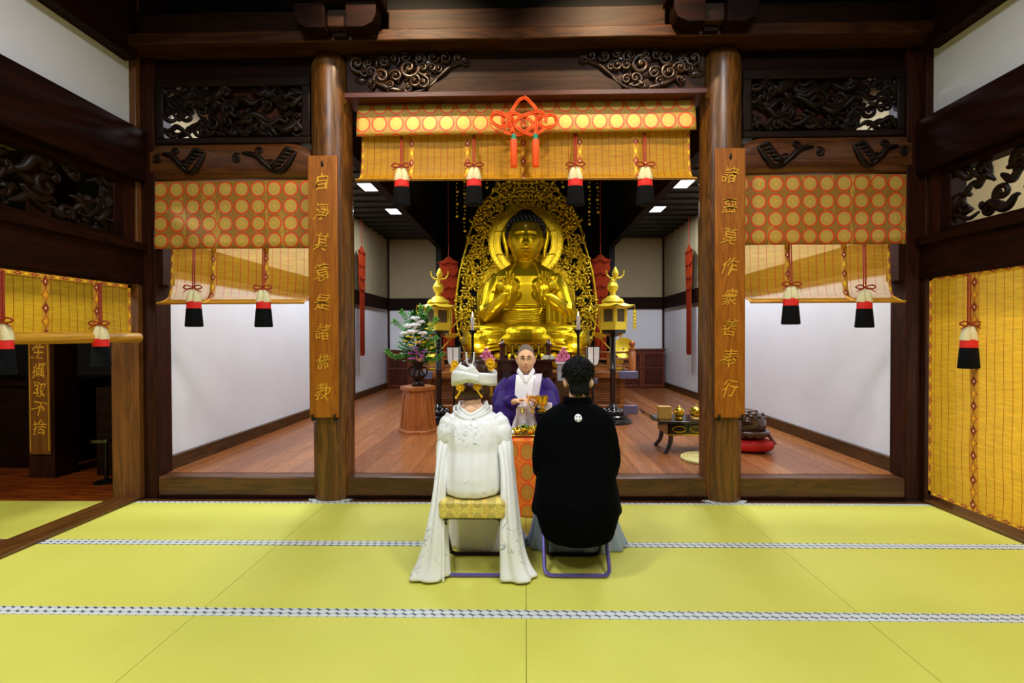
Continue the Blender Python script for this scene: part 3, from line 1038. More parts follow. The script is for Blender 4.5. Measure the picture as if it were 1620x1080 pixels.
# ---------------------------------------------------------------- tassels
def tassel(x, y, z, ztop, label, group, s=1.0, M=None):
    """hangs with its crown at z; cord runs up to ztop"""
    t = thing('tassel', label, 'tassel', (x, y, z), group)
    c = MB()
    for d in (-.009, .009):
        c.tube([(x + d, y, z + .01), ((x * (1 + .0484 * .3) if abs(x) < 3.4 else x) + d, y + (.0645 if abs(x) < 3.4 else 0), z + .3 * (ztop - z)), ((x * 4.655 / 4.44 if abs(x) < 3.4 else x) + d, (4.668 if abs(x) < 3.4 else y), ztop)], .006, 6)
    c.obj('cord', REDCL, t)
    b = MB()
    for d in (-1, 1):
        b.tube(catmull([(x, y - .01, z + .012), (x + d * .05, y - .02, z + .03), (x + d * .085, y - .015, z + .012), (x + d * .05, y - .02, z - .004), (x, y - .012, z + .006)], 5), .006, 6)
        b.tube([(x, y - .012, z + .01), (x + d * .05, y - .02, z - .012), (x + d * .08, y - .02, z - .03)], .004, 5)
    b.obj('bow', REDCL, t)
    w = MB()
    for d in (-1, 1):
        w.lathe([(.005, .0), (.012, -.006), (.02, -.02), (.031, -.06), (.037, -.115), (.036, -.12)], (x + d * .019, y, z), 14, M=Matrix.Rotation(-d * .1, 3, 'Y').to_4x4())
    w.obj('white_crown', T_WHITE, t)
    fr = lambda a, j: 1 + .05 * sin(11 * a)
    MB().lathe([(.06, -.112), (.064, -.12), (.066, -.175), (.06, -.178)], (x, y, z), 22, sy=.62, rfn=fr).obj('red_band', T_RED, t)
    MB().lathe([(.06, -.172), (.068, -.18), (.082, -.335), (.07, -.34)], (x, y, z), 22, sy=.62, rfn=fr).obj('black_skirt', T_BLACK, t)
    MB().tube(catmull([(x - .012, y, z - .01), (x - .008, y, z + .02), (x + .01, y - .004, z + .024), (x + .014, y, z - .01)], 4), .004, 5).obj('hook', BRASS, t)
    return t


g = 'tassels of the front blinds'
for x, z, lb in [(-1.089, 2.992, "tasseled cord on the middle blind, nearest the pillar on the bride's side"), (-.447, 2.992, "tasseled cord on the middle blind between bride's side and the orange knot"),
                 (.444, 2.985, "tasseled cord on the middle blind between the orange knot and groom's side"), (1.054, 2.98, "tasseled cord on the middle blind, nearest the pillar on the groom's side")]:
    tassel(x, 4.44, z, 3.36, lb, g)
for x, z, lb in [(-2.965, 1.93, "tassel on the bride's side bay blind, nearer the outer corner post"), (-2.335, 1.925, "tassel on the bride's side bay blind, nearer the verse board"),
                 (2.318, 1.93, "tassel on the groom's side bay blind, nearer the verse board"), (2.952, 1.9, "tassel on the groom's side bay blind, nearer the outer corner post")]:
    tassel(x, 4.44, z, 2.34, lb, g)
tassel(-3.44, 4.0, 1.6, 1.94, "tassel on the rolled blind beside the corner post of the dark side room", 'tassels of the hall blinds')
tassel(-3.44, 3.238, 1.6, 1.94, "cut off tassel at the picture edge on the rolled hall blind", 'tassels of the hall blinds')
tassel(3.49, 4.03, 1.57, 1.97, "tassel hanging halfway down the full length yellow hall blind", 'tassels of the hall blinds')

# ornamental knot
t = thing('ornamental_knot', 'orange silk knot with two tassels in the middle of the brocade', 'knot', (0, 4.48, 3.3))
F = FR(4.52)


def knot_at(px, py):          # knot drawn on a 0.6 m wide field
    return (-.005 + (px - 430) / 1240.0, 3.633 - (py - 30) / 1240.0)


loops = [
    [(430, 40), (370, 70), (315, 140), (300, 200), (295, 300), (300, 400), (310, 480)],
    [(430, 40), (490, 75), (545, 140), (565, 200), (570, 300), (560, 400), (555, 480)],
    [(270, 345), (180, 360), (100, 335), (65, 280), (85, 225), (150, 205), (220, 230), (265, 290), (290, 380), (305, 430)],
    [(590, 330), (680, 365), (755, 350), (790, 300), (765, 245), (700, 225), (630, 245), (580, 300), (560, 400), (555, 440)],
    [(205, 380), (240, 430), (330, 445), (430, 425), (510, 370), (560, 300), (620, 245)],
    [(660, 375), (610, 430), (530, 450), (430, 430), (350, 370), (310, 290), (250, 240)],
    [(205, 320), (190, 270), (230, 220), (310, 205), (390, 225), (470, 270), (550, 330), (600, 345)],
    [(665, 320), (675, 270), (640, 215), (560, 200), (480, 215), (400, 255), (330, 305), (260, 345)],
]
m = MB()
for i, lp in enumerate(loops):
    for d in (-.0085, .0085):
        P = [Vector((knot_at(*q)[0], 0, knot_at(*q)[1])) for q in lp]
        P = catmull(P, 5)
        Q = []
        for j, p in enumerate(P):
            tg = (P[min(j + 1, len(P) - 1)] - P[max(j - 1, 0)]).normalized()
            nn = Vector((tg.z, 0, -tg.x))
            Q.append(Vector((p.x, 4.525 - .012 * (i % 3) - .012 * sin(j * .55 + i), p.z)) + nn * d)
        m.tube(Q, .0078, 7)
m.obj('knotted_cord', ORANGE, t, smooth=180)
for x in (-.097, .097):
    fr = lambda a, j: 1 + .04 * sin(14 * a)
    p = MB().lathe([(.03, 0), (.031, -.01), (.031, -.235), (.028, -.24)], (x, 4.5, 3.245), 24, rfn=fr).obj('tassel', ORANGE, t)
    MB().lathe([(.008, .055), (.02, .05), (.022, .03), (.026, .0)], (x, 4.5, 3.243), 14).obj('teal_cap', TEAL, p)
    MB().tube([(x, 4.5, 3.29), (x, 4.51, 3.34)], .01, 6).obj('neck_cord', ORANGE, p)


# ---------------------------------------------------------------- heads (used by the statue and the people)
def gs(x, z, cx, cz, sx, sz):
    return math.exp(-((x - cx) / sx) ** 2 - ((z - cz) / sz) ** 2)


def head(mb, c, w, d, h, nose=1.0, M=None, n=72, m=60, jaw=0.24, lid=1.0, plump=0.0):
    """head of half width w, half depth d, half height h, facing -y; chin at c.z - h"""
    v0 = len(mb.v)
    vs, fs = [], []
    for j in range(m + 1):
        b = -PI / 2 + PI * j / m
        for k in range(n):
            a = 2 * PI * k / n
            x, y, z = cos(b) * cos(a), cos(b) * sin(a), sin(b)
            f = max(0.0, -y)
            X = x * (1 - jaw * max(0, -z) ** 1.6)
            Y = y
            if y < 0:
                Y = y * (1 - .10 * max(0, z)) - .02 * f
                if z < -.2:
                    Y -= .10 * f * min(1, (-z - .2) * 2) * (1 - .5 * abs(x))
            else:
                Y = y * (1.02 - .42 * max(0, -z - .1))
            px, pz = X, z
            D = 0.0
            if y < 0.1:
                s = min(1, max(0, (-y + .1) * 2.5))
                D += .12 * nose * gs(px, pz, 0, -.06, .075, .16) + .23 * nose * gs(px, pz, 0, -.27, .10, .10) + .07 * nose * (gs(px, pz, .12, -.31, .06, .06) + gs(px, pz, -.12, -.31, .06, .06))
                D -= .075 * (gs(px, pz, .36, .06, .17, .10) + gs(px, pz, -.36, .06, .17, .10))
                D += .045 * lid * (gs(px, pz, .36, .03, .11, .055) + gs(px, pz, -.36, .03, .11, .055))
                D += .045 * (gs(px, pz, .36, .21, .24, .06) + gs(px, pz, -.36, .21, .24, .06))
                D += .05 * gs(px, pz, 0, -.485, .17, .04) + .055 * gs(px, pz, 0, -.58, .14, .045)
                D -= .03 * gs(px, pz, 0, -.53, .22, .02) + .03 * gs(px, pz, 0, -.68, .15, .045)
                D += .06 * gs(px, pz, 0, -.82, .2, .12) + plump * (gs(px, pz, .5, -.35, .25, .25) + gs(px, pz, -.5, -.35, .25, .25))
                D *= s
            vs.append((X * w, Y * d - D * d * .95, z * h))
    for j in range(m):
        for k in range(n):
            fs.append((j * n + k, j * n + (k + 1) % n, (j + 1) * n + (k + 1) % n, (j + 1) * n + k))
    mb.add(vs, fs)
    # ears
    for s in (-1, 1):
        E = [Vector((s * w * (.97 + .06 * sin(t * PI)), d * (.08 + .14 * sin(t * PI * 1.0)), h * (.16 - .46 * t))) for t in [i / 8 for i in range(9)]]
        mb.tube(E, [w * (.05 + .06 * sin(PI * i / 8)) for i in range(9)], 8)
        mb.ell((s * w * .99, d * .1, -h * .06), w * .06, d * .12, h * .2, 8, 6)
    T = Matrix.Translation(Vector(c)) @ (M if M is not None else Matrix.Identity(4))
    mb.xf(T, v0)
    return T


# ---------------------------------------------------------------- furnishings of the sanctuary
def panel_lattice(x0, x1, y, z0, z1, label, n):
    t = thing('lattice_cabinet', label, 'cabinet', ((x0 + x1) / 2, y, z0), 'low cabinets along the back wall')
    MB().box(x0, x1, y - .3, y, z0, z1 - .04).obj('body', W_RED, t, bevel=.006)
    MB().box(x0 - .02, x1 + .02, y - .33, y, z1 - .04, z1).obj('top', W_RED, t, bevel=.005)
    w = (x1 - x0) / n
    for k in range(n):
        a = x0 + w * k
        b = MB()
        for q in [(a + .01, a + .06, z0 + .04, z1 - .07), (a + w - .06, a + w - .01, z0 + .04, z1 - .07), (a + .06, a + w - .06, z0 + .04, z0 + .09), (a + .06, a + w - .06, z1 - .12, z1 - .07), (a + .06, a + w - .06, (z0 + z1) / 2, (z0 + z1) / 2 + .035)]:
            b.box(q[0], q[1], y - .325, y - .298, q[2], q[3])
        d = b.obj('door', W_RED, t, bevel=.003)
        b = MB()
        i = a + .08
        while i < a + w - .07:
            b.box(i, i + .012, y - .312, y - .298, z0 + .09, z1 - .12)
            i += .045
        z = z0 + .12
        while z < z1 - .14:
            b.box(a + .06, a + w - .06, y - .31, y - .298, z, z + .01)
            z += .06
        b.obj('lattice', W_DARK_Z, d)
        MB().ell((a + (w - .035 if k % 2 == 0 else .035), y - .33, (z0 + z1) / 2), .014, n=8, m=6).obj('knob', IRON, d)


panel_lattice(-3.44, -2.3, 12.7, .2, 1.16, "red brown lattice cabinet at the back wall behind the flower arrangement", 2)
panel_lattice(2.3, 3.42, 12.7, .2, 1.17, "red brown lattice cabinet at the back wall on the groom's side", 2)

# altar dais with railing
t = thing('altar_dais', 'broad wooden altar dais with balustrade carrying the golden statue', 'altar', (0, 8.4, .2))
MB().box(-1.84, 1.84, 8.32, 11.3, .2, .35).obj('plinth', W_ALTAR, t, bevel=.01)
MB().box(-1.66, 1.66, 8.46, 11.2, .35, .78).obj('body', W_ALTAR, t, bevel=.006)
m = MB()
for k in range(9):
    m.box(-1.6, 1.6, 8.442, 8.47, .4 + .035 * k, .42 + .035 * k)
m.obj('louver', W_ALTAR, t, bevel=.003)
MB().box(-1.85, 1.85, 8.34, 11.25, .79, .9).obj('cornice', W_ALTAR, t, bevel=.008)
for s in (-1, 1):
    for x0, x1, z0, z1 in [(1.62, 1.855, .205, .345), (1.55, 1.862, .785, .905), (.92, 1.2, .70, .79)]:
        MB().box(*sorted((s * x0, s * x1)), 8.305 if z0 < .7 else 8.33, 8.5, z0, z1).obj('metal_fitting', CAPS, t, bevel=.004)
    MB().box(*sorted((s * 1.58, s * 1.66)), 8.43, 8.47, .35, .79).obj('stile', W_ALTAR, t)
    p = MB().lathe([(.06, .9), (.06, 1.22), (.052, 1.23), (.052, 1.25), (.062, 1.26), (.062, 1.285), (.03, 1.3), (.03, 1.315), (.05, 1.335), (.058, 1.365), (.045, 1.395), (.015, 1.42)], (s * 1.78, 8.42, 0), 18).obj('newel_post', W_PED, t)
    for z in (.97, 1.09, 1.2):
        MB().box(*sorted((s * .95, s * 1.74)), 8.4, 8.44, z, z + .035).obj('rail', W_ALTAR, t, bevel=.005)
        MB().box(s * 1.78 - .02, s * 1.78 + .02, 8.46, 11.1, z, z + .035).obj('rail', W_ALTAR, t, bevel=.005)
    for x in (1.0, 1.36):
        MB().box(*sorted((s * x, s * (x + .05))), 8.395, 8.445, .9, 1.2).obj('baluster', W_ALTAR, t)

# lantern stands
PANEL = plain('openwork_screen', S(92, 80, 50), 0.5, 0.4, 0.7, 70)
def hexp(r, z, c, a0=PI / 6):
    return [Vector((c[0] + r * cos(a0 + k * PI / 3), c[1] + r * sin(a0 + k * PI / 3), z)) for k in range(6)]


def lantern(cx, cy):
    t = thing('standing_lantern', "tall golden hexagonal lantern on a black pole on the %s side of the statue" % side(cx), 'lantern', (cx, cy, .2), 'standing lanterns')
    b = MB().lathe([(.29, .2), (.29, .225), (.25, .235), (.245, .255), (.22, .27), (.23, .3), (.205, .315), (.13, .33)], (cx, cy, 0), 32)
    b.obj('base', BLACK, t)
    lp = MB()
    for k in range(12):
        a = 2 * PI * k / 12
        lp.ell((cx + .13 * cos(a), cy + .13 * sin(a), .355), .045, .045, .05, 8, 6)
    lp.lathe([(.14, .31), (.12, .38), (.07, .43), (.05, .47)], (cx, cy, 0), 18)
    lp.obj('lotus_foot', BLACK, t, smooth=180)
    MB().lathe([(.042, .42), (.042, .95), (.05, .965), (.05, 1.0), (.042, 1.015), (.042, 1.5)], (cx, cy, 0), 16).obj('pole', BLACK, t)
    MB().lathe([(.05, 1.48), (.12, 1.51), (.2, 1.535), (.2, 1.585)], (cx, cy, 0), 6, a0=PI / 6).obj('top_plate', BLACK, t, smooth=30)
    fr = MB()
    r = .215
    fr.lathe([(r, 1.585), (r, 1.7)], (cx, cy, 0), 6, a0=PI / 6)
    fr.lathe([(r, 1.89), (r, 1.93)], (cx, cy, 0), 6, a0=PI / 6)
    for p in hexp(r - .012, 0, (cx, cy)):
        fr.lathe([(.022, 1.68), (.022, 1.9)], (p.x, p.y, 0), 6)
    fr.obj('firebox', GOLDP, t, smooth=30)
    hp = hexp(r * .93, 0, (cx, cy))
    for k in range(6):
        p, q = hp[k], hp[(k + 1) % 6]
        mid = (p + q) / 2
        if mid.y > cy + .02:
            continue
        tg = (q - p).normalized()
        M = Matrix.Translation(mid) @ Matrix(((tg.x, -tg.y, 0, 0), (tg.y, tg.x, 0, 0), (0, 0, 1, 0), (0, 0, 0, 1)))
        pp = MB().box(-.075, .075, -.006, .006, 1.705, 1.885, M).obj('screen_panel', PANEL, t)
        g = MB()
        Fp = lambda a, b_, c, M=M: M @ Vector((a, .008, b_))
        R = random.Random(k)
        for i in range(7):
            spiral(g, Fp, R.uniform(-.05, .05), R.uniform(1.73, 1.86), .024, 1.2, R.uniform(0, 6), R.choice((-1, 1)), .2, 0, 5)
        g.box(-.08, -.07, -.012, .012, 1.7, 1.89, M).box(.07, .08, -.012, .012, 1.7, 1.89, M)
        g.obj('tracery', GOLDP, pp, smooth=60)
    def roof(u, v):
        a = PI / 6 + 2 * PI * u
        k = cos(PI / 6) / cos(((a - PI / 6) % (PI / 3)) - PI / 6)
        rr = (.335 * (1 - v) + .09 * v)
        lift = .03 * ((k - cos(PI / 6)) / (1 - cos(PI / 6))) * (1 - v) ** 2
        return (cx + rr * k * cos(a), cy + rr * k * sin(a), 1.925 + .10 * v ** 1.5 + lift)
    rf = MB().grid(roof, 48, 7, closeu=True)
    rf.lathe([(.3, 1.915), (.3, 1.935)], (cx, cy, 0), 6, a0=PI / 6)
    o = rf.obj('roof', GOLDP, t, smooth=50)
    MB().lathe([(.17, 2.0), (.15, 2.04), (.1, 2.06), (.08, 2.09), (.045, 2.1), (.04, 2.14), (.075, 2.19), (.085, 2.24), (.05, 2.3), (.012, 2.36)], (cx, cy, 0), 18).obj('jewel_finial', GOLDP, t)
    f = MB()
    f.tube([(cx + .0, cy - .02, 2.2), (cx + .03, cy - .05, 2.3), (cx + .03, cy - .05, 2.36)], .012, 6)
    f.lathe([(.012, 2.35), (.045, 2.39), (.05, 2.43), (.025, 2.49), (.005, 2.52)], (cx + .03, cy - .05, 0), 12)
    for s in (-1, 1):
        f.tube(catmull([(cx + .03, cy - .05, 2.36), (cx + .03 + s * .07, cy - .05, 2.355), (cx + .03 + s * .12, cy - .05, 2.4), (cx + .03 + s * .13, cy - .05, 2.47)], 5), [.016 - .0006 * i for i in range(16)], 6)
    f.obj('sprouting_ornament', GOLDP, t)
    for k in range(6):
        a = PI / 6 + k * PI / 3
        p = Vector((cx + .335 * cos(a), cy + .335 * sin(a), 1.955))
        if p.y < cy + .1 and abs(p.x - cx) > .2:
            m2 = MB()
            m2.tube([p, p + Vector((0, 0, -.08))], .004, 5)
            if s * 1 and (p.x - cx) * cx > 0:
                m2.box(p.x - .022, p.x + .022, p.y - .006, p.y + .006, p.z - .36, p.z - .08)
                for q in range(5):
                    m2.ell((p.x, p.y - .008, p.z - .12 - .05 * q), .014, .005, .016, 8, 5)
            m2.obj('hanging_tag', GOLDP, t)
    m2 = MB()
    q = -1 if cx > 0 else 1
    m2.tube(catmull([(cx + q * .2, cy - .05, 1.62), (cx + q * .3, cy - .08, 1.72), (cx + q * .36, cy - .08, 1.86), (cx + q * .33, cy, 1.94)], 5), .012, 6)
    m2.obj('bracket_arm', GOLDP, t)


lantern(-1.31, 7.56)
lantern(1.31, 7.56)


# golden lotus vases on the dais
def lotus(cx, cy):
    t = thing('gilt_lotus', "gilt lotus ornament with an open blossom in a vase beside the lantern, %s side" % side(cx), 'ornament', (cx, cy, .9), 'gilt lotus ornaments')
    MB().lathe([(.07, .9), (.08, .92), (.04, .97), (.07, 1.03), (.07, 1.08), (.035, 1.12), (.05, 1.16)], (cx, cy, 0), 16).obj('vase', GOLDP, t)
    q = 1 if cx > 0 else -1
    a = Vector((cx + q * .05, cy - .12, 1.28))
    b = Vector((cx - q * .34, cy - .05, 1.5))
    e = Vector((cx + q * .02, cy, 1.56))
    s = MB()
    for p in (a, b, e):
        s.tube(catmull([(cx, cy, 1.1), ((cx * .7 + p.x * .3), cy, 1.2), (p.x, p.y + .03, p.z - .05), p], 5), .009, 6)
    s.obj('stem', GOLDP, t)
    pet = lambda k: (lambda an, j: 1 + .10 * abs(cos(an * k / 2)) ** .6 * min(1, j / 3))
    M = Matrix.Rotation(PI / 2 - .15, 4, 'X')
    MB().lathe([(.02, -.06), (.06, -.05), (.1, -.01), (.155, .03), (.17, .035), (.15, .025), (.09, -.005), (.05, -.02), (.02, -.02)], a, 48, M=M, rfn=pet(14), cap=False).obj('blossom', GOLDP, t)
    MB().lathe([(.02, -.05), (.07, -.04), (.12, .0), (.145, .05), (.13, .04), (.08, 0), (.03, -.02)], b, 40, rfn=pet(12), cap=False).obj('blossom', GOLDP, t)
    MB().ell(e, .05, .05, .08, 12, 8).obj('bud', GOLDP, t)


lotus(-1.66, 8.9)
lotus(1.66, 8.9)


# hanging banners
def banner(x, y, z0, z1, w, ax, label):
    t = thing('hanging_banner', label, 'banner', (x, y, z1), 'red hanging banners')
    prof = [(.12, 1.0), (.55, .965), (1.15, .945), (1.0, .94), (.9, .92), (1.0, .87), (.78, .82), (.95, .77), (.72, .70), (.86, .66), (.62, .60), (.6, .35), (.6, .02), (.45, 0)]
    P = [(q * w / 2, z0 + (z1 - z0) * v) for q, v in prof] + [(-q * w / 2, z0 + (z1 - z0) * v) for q, v in reversed(prof)]
    b = MB()
    if ax == 'y':
        b.prism([(x + p, z) for p, z in P], y - .012, y + .012, 'y')
    else:
        b.prism([(y + p, z) for p, z in P], x - .012, x + .012, 'x')
    bn = b.obj('cloth', plain('vermilion_banner', S(134, 42, 12), .8, 0, .18, 14, spec=.1), t)
    d = MB()
    for k, v in enumerate((.94, .82, .70, .60)):
        z = z0 + (z1 - z0) * v
        h = w * (.5, .42, .38, .32)[k]
        if ax == 'y':
            d.tube(catmull([(x - h, y - .014, z + .02), (x - h * .5, y - .02, z - .03), (x, y - .02, z + .01), (x + h * .5, y - .02, z - .03), (x + h, y - .014, z + .02)], 4), .012, 6)
        else:
            o = -.016 if x > 0 else .016
            d.tube(catmull([(x + o, y - h, z + .02), (x + o, y - h * .5, z - .03), (x + o, y, z + .01), (x + o, y + h * .5, z - .03), (x + o, y + h, z + .02)], 4), .012, 6)
    for k in (-1, 0, 1):
        if ax == 'y':
            d.box(x + k * w * .2 - .008, x + k * w * .2 + .008, y - .02, y - .01, z0 + .05, z0 + (z1 - z0) * .58)
        else:
            o = -.016 if x > 0 else .016
            d.box(*sorted((x, x + o)), y + k * w * .2 - .008, y + k * w * .2 + .008, z0 + .05, z0 + (z1 - z0) * .58)
    d.obj('braid', plain('dark_red_braid', S(100, 18, 4), .8, spec=.1), t)
    MB().tube([(x, y, z1 - .02), (x, y, 3.955 if abs(x) > 3 else 5.3)], .008, 6).obj('cord', REDCL, t)


banner(-3.36, 10.3, 1.1, 3.35, .42, 'x', "long red banner hanging before the side wall post on the bride's side")
banner(3.36, 10.4, 1.1, 3.34, .42, 'x', "long red banner hanging before the side wall post on the groom's side")
banner(-1.56, 10.25, 1.0, 3.12, .4, 'y', "red banner beside the golden statue, behind the bride's side lantern")
banner(1.53, 10.25, 1.0, 3.14, .4, 'y', "red banner beside the golden statue, behind the groom's side lantern")
R = random.Random(9)
for i, (x, z0, y) in enumerate([(-1.16, 3.55, 8.6), (-1.03, 3.3, 8.6), (1.1, 3.4, 8.6), (1.24, 3.6, 8.6), (-.62, 3.95, 8.3), (.62, 3.95, 8.3)]):
    t = thing('canopy_pendant', 'string of small gilt beads hanging from the dark above the statue', 'pendant', (x, y, 5.3), 'canopy pendants')
    b = MB()
    b.tube([(x, y, z0), (x, y, 5.3)], .004, 5)
    b.obj('string', BRONZE, t)
    b = MB()
    for k in range(14):
        b.ell((x + R.uniform(-.01, .01), y, z0 + .07 * k), .014 + .012 * (k % 3 == 0), n=8, m=6)
    b.obj('bead_chain', GOLDM, t)

# ---------------------------------------------------------------- mandorla and statue
SX, MY = .015, 10.0
HW = [(1.0, 1.16), (1.3, 1.25), (1.6, 1.35), (1.95, 1.40), (2.3, 1.385), (2.75, 1.32), (3.15, 1.21), (3.5, 1.13), (3.8, 1.03), (4.1, .90), (4.32, .68), (4.52, .42), (4.66, .15), (4.7, 0.0)]
t = thing('mandorla', 'gilded openwork mandorla and halo rising behind the seated statue', 'mandorla', (SX, MY, .9))
m = MB()
for s in (-1, 1):
    m.tube([(SX + s * interp([(z, w) for z, w in HW], z), MY, z) for z in [1.0 + 3.7 * i / 50 for i in range(51)]], .022, 8)
m.obj('rim', GOLDM, t, smooth=180)
m = MB()
R = random.Random(77)
def inside(x, z, mar=0.0):
    if z < 1.0 or z > 4.68:
        return False
    return x < interp(HW, z) - mar and (x * x + (z - 2.2) ** 2 > (.98 + mar) ** 2) and (x * x + (z - 3.35) ** 2 > (.70 + mar) ** 2)
cnt = 0
pts = []
tries = 0
while cnt < 82 and tries < 12000:
    tries += 1
    x, z = R.uniform(0.0, 1.4), R.uniform(1.1, 4.62)
    if not inside(x, z, .035):
        continue
    if min([abs(x - a) + abs(z - b) for a, b in pts] + [9]) < .135:
        continue
    pts.append((x, z))
    r = R.uniform(.075, .115)
    a0, d = R.uniform(0, 6.28), R.choice((-1, 1))
    kind = cnt % 4
    hh = R.uniform(.03, .07)
    for s in (-1, 1):
        F = lambda a, b, c, s=s: Vector((SX + s * a, MY - c, b))
        if kind < 2:
            spiral(m, F, x, z, r, 1.5, a0, d, .2, hh, 6)
        for k in range(4 if kind < 2 else 6):
            an = a0 + k * 6.28 / (4 if kind < 2 else 6)
            L = r * (1.25 if kind < 2 else 1.05)
            p = (x + .3 * L * cos(an), z + .3 * L * sin(an))
            q = (x + .8 * L * cos(an + .3 * d), z + .8 * L * sin(an + .3 * d))
            e = (x + 1.15 * L * cos(an + .75 * d), z + 1.15 * L * sin(an + .75 * d))
            swirl(m, F, [p, q, e], r * .24, hh, 6, .2)
        if kind >= 2:
            m.ell(F(x, z, hh), r * .25, r * .2, r * .25, 8, 6)
    cnt += 1
m.obj('arabesque_openwork', GOLDM, t, smooth=180)
d = MB().lathe([(.0, 0), (.86, 0), (.93, -.03), (.98, -.02), (.98, .03), (0, .03)], (SX, MY, 2.2), 72, M=Matrix.Rotation(PI / 2, 4, 'X') @ Matrix.Scale(-1, 4, (0, 0, 1)), cap=False)
d.obj('body_halo', GOLDM, t, smooth=40)
m = MB()
for r in (.9, .95):
    m.tube([(SX + r * cos(a), MY - .035, 2.2 + r * sin(a)) for a in [2 * PI * k / 80 for k in range(80)]], .014, 6, closed=True)
for k in range(64):
    a = 2 * PI * k / 64
    m.ell((SX + .925 * cos(a), MY - .04, 2.2 + .925 * sin(a)), .016, n=6, m=4)
m.obj('beaded_border', GOLDM, t, smooth=180)
RX = Matrix.Rotation(PI / 2, 4, 'X')
h = MB().lathe([(.50, .0), (.50, .05), (.62, .05), (.68, .06), (.74, .05), (.74, 0), (.50, 0)], (SX, MY - .05, 3.34), 72, M=RX, cap=False)
h = h.obj('head_halo', GOLDM, t, smooth=40)
m = MB()
for r in (.515, .635, .67, .725):
    m.tube([(SX + r * cos(a), MY - .105, 3.34 + r * sin(a)) for a in [2 * PI * k / 72 for k in range(72)]], .009, 6, closed=True)
for k in range(56):
    a = 2 * PI * k / 56
    m.ell((SX + .697 * cos(a), MY - .108, 3.34 + .697 * sin(a)), .013, n=6, m=4)
F = FR(MY - .1)
for a in (90, 22, 158, -28, 208):
    c = (SX + .54 * cos(math.radians(a)), 3.34 + .54 * sin(math.radians(a)))
    for s in (-1, 1):
        swirl(m, F, [(c[0], c[1]), (c[0] + s * .05, c[1] + .02), (c[0] + s * .12, c[1] - .01)], .014, .01)
m.obj('halo_ornament', GOLDM, h, smooth=180)

# lotus seat
t = thing('lotus_pedestal', 'gilded lotus pedestal with broad petals under the seated statue', 'pedestal', (SX, 9.55, .9))
MB().lathe([(.95, .9), (1.0, .93), (.9, .98), (.86, 1.02), (1.0, 1.14), (.9, 1.17)], (SX, 9.55, 0), 48, sy=.62).obj('seat', GOLDM, t)
m = MB()
for row, (z, rr) in enumerate(((1.0, .98), (1.1, 1.06))):
    for k in range(26):
        a = 2 * PI * (k + .5 * row) / 26
        M = Matrix.Rotation(a, 4, 'Z')
        m.ell((SX + rr * cos(a), 9.55 + .64 * rr * sin(a), z), .05, .12, .1, 10, 6, M)
m.obj('petals', GOLDM, t, smooth=180)

# the statue
t = thing('buddha_statue', 'large golden seated buddha statue with black hair and raised hands', 'statue', (SX, 9.55, 1.15))
b = MB()
CY = 9.55
TOR = [(1.55, .58, .40), (1.8, .55, .39), (2.0, .53, .37), (2.2, .55, .37), (2.45, .60, .37), (2.60, .62, .34), (2.72, .53, .29), (2.81, .36, .24), (2.88, .23, .2), (2.93, .19, .19), (3.05, .19, .19)]
b.loft([(z, SX, CY, rx, ry) for z, rx, ry in TOR], 40, sup=2.3)
def ty(x, z):
    rx = interp([(q[0], q[1]) for q in TOR], z)
    ry = interp([(q[0], q[2]) for q in TOR], z)
    return CY - ry * max(0.05, 1 - min(.98, abs((x - SX) / rx)) ** 2.3) ** (1 / 2.3)
b.ell((SX, CY - .18, 1.44), 1.0, .6, .29, 40, 16)
for s in (-1, 1):
    b.ell((SX + s * .82, CY - .25, 1.42), .37, .48, .285, 24, 14)
    b.ell((SX + s * .5, CY - .42, 1.5), .5, .3, .24, 24, 14)
    b.ell((SX + s * .30, ty(.3, 2.45) + .03, 2.42), .24, .1, .16, 20, 10)
# crossed shin cloth and apron
b.ell((SX, CY - .58, 1.5), .42, .22, .26, 24, 14)
for k in range(5):
    r = .16 + .09 * k
    b.tube([(SX + r * 1.15 * cos(a), CY - .74 + .10 * (cos(a)) ** 2 + .03 * k, 1.66 + r * .95 * sin(a)) for a in [PI + PI * i / 18 for i in range(19)]], .022, 6)
for s in (-1, 1):
    for k in range(7):
        z = 1.64 - .065 * k
        P = []
        for i in range(13):
            u = i / 12
            x = .46 + .72 * u
            zz = z + .06 * (u - .5) ** 2 - .10 * u * (k / 6) + .02 * sin(u * 3)
            P.append((SX + s * min(x, 1.16), CY - .72 + .42 * u ** 2.6 + .008 * k, zz))
        b.tube(P, .02, 6)
# belly folds
for k in range(7):
    z = 1.98 - .045 * k
    P = []
    for i in range(17):
        u = -1 + 2 * i / 16
        x = u * (.42 + .015 * k)
        zz = z - .05 * (1 - u * u) + .05 * max(0, u) ** 2
        P.append((SX + x, ty(SX + x, zz) - .006, zz))
    b.tube(P, .02, 6)
b.tube([(SX + u * .36, ty(SX + u * .36, 2.05 - .03 * (1 - u * u)) - .01, 2.06 - .03 * (1 - u * u)) for u in [-1 + i / 8 for i in range(17)]], .022, 6)
# robe edges over the chest
for s, pts in ((-1, [(-.2, 2.86), (-.34, 2.6), (-.42, 2.3), (-.5, 2.05)]), (1, [(.16, 2.86), (.26, 2.6), (.24, 2.3), (.3, 2.05), (.25, 1.9)])):
    b.tube([(SX + p.x, ty(SX + p.x, p.z) - .012, p.z) for p in catmull([(x, 0, z) for x, z in pts], 5)], .024, 6)
# pleats on the covered shoulder
for k in range(8):
    x0 = .27 + .055 * k
    P = catmull([(x0 + .02, 0, 2.72 - .02 * k), (x0 + .015, 0, 2.5), (x0 + .03 + .01 * k, 0, 2.25), (x0 + .05 + .015 * k, 0, 2.08 + .03 * k)], 5)
    b.tube([(SX + p.x, min(ty(SX + p.x, p.z), CY - .1 - .1 * max(0, (.72 - p.x))) - .015, p.z) for p in P], .02, 6)
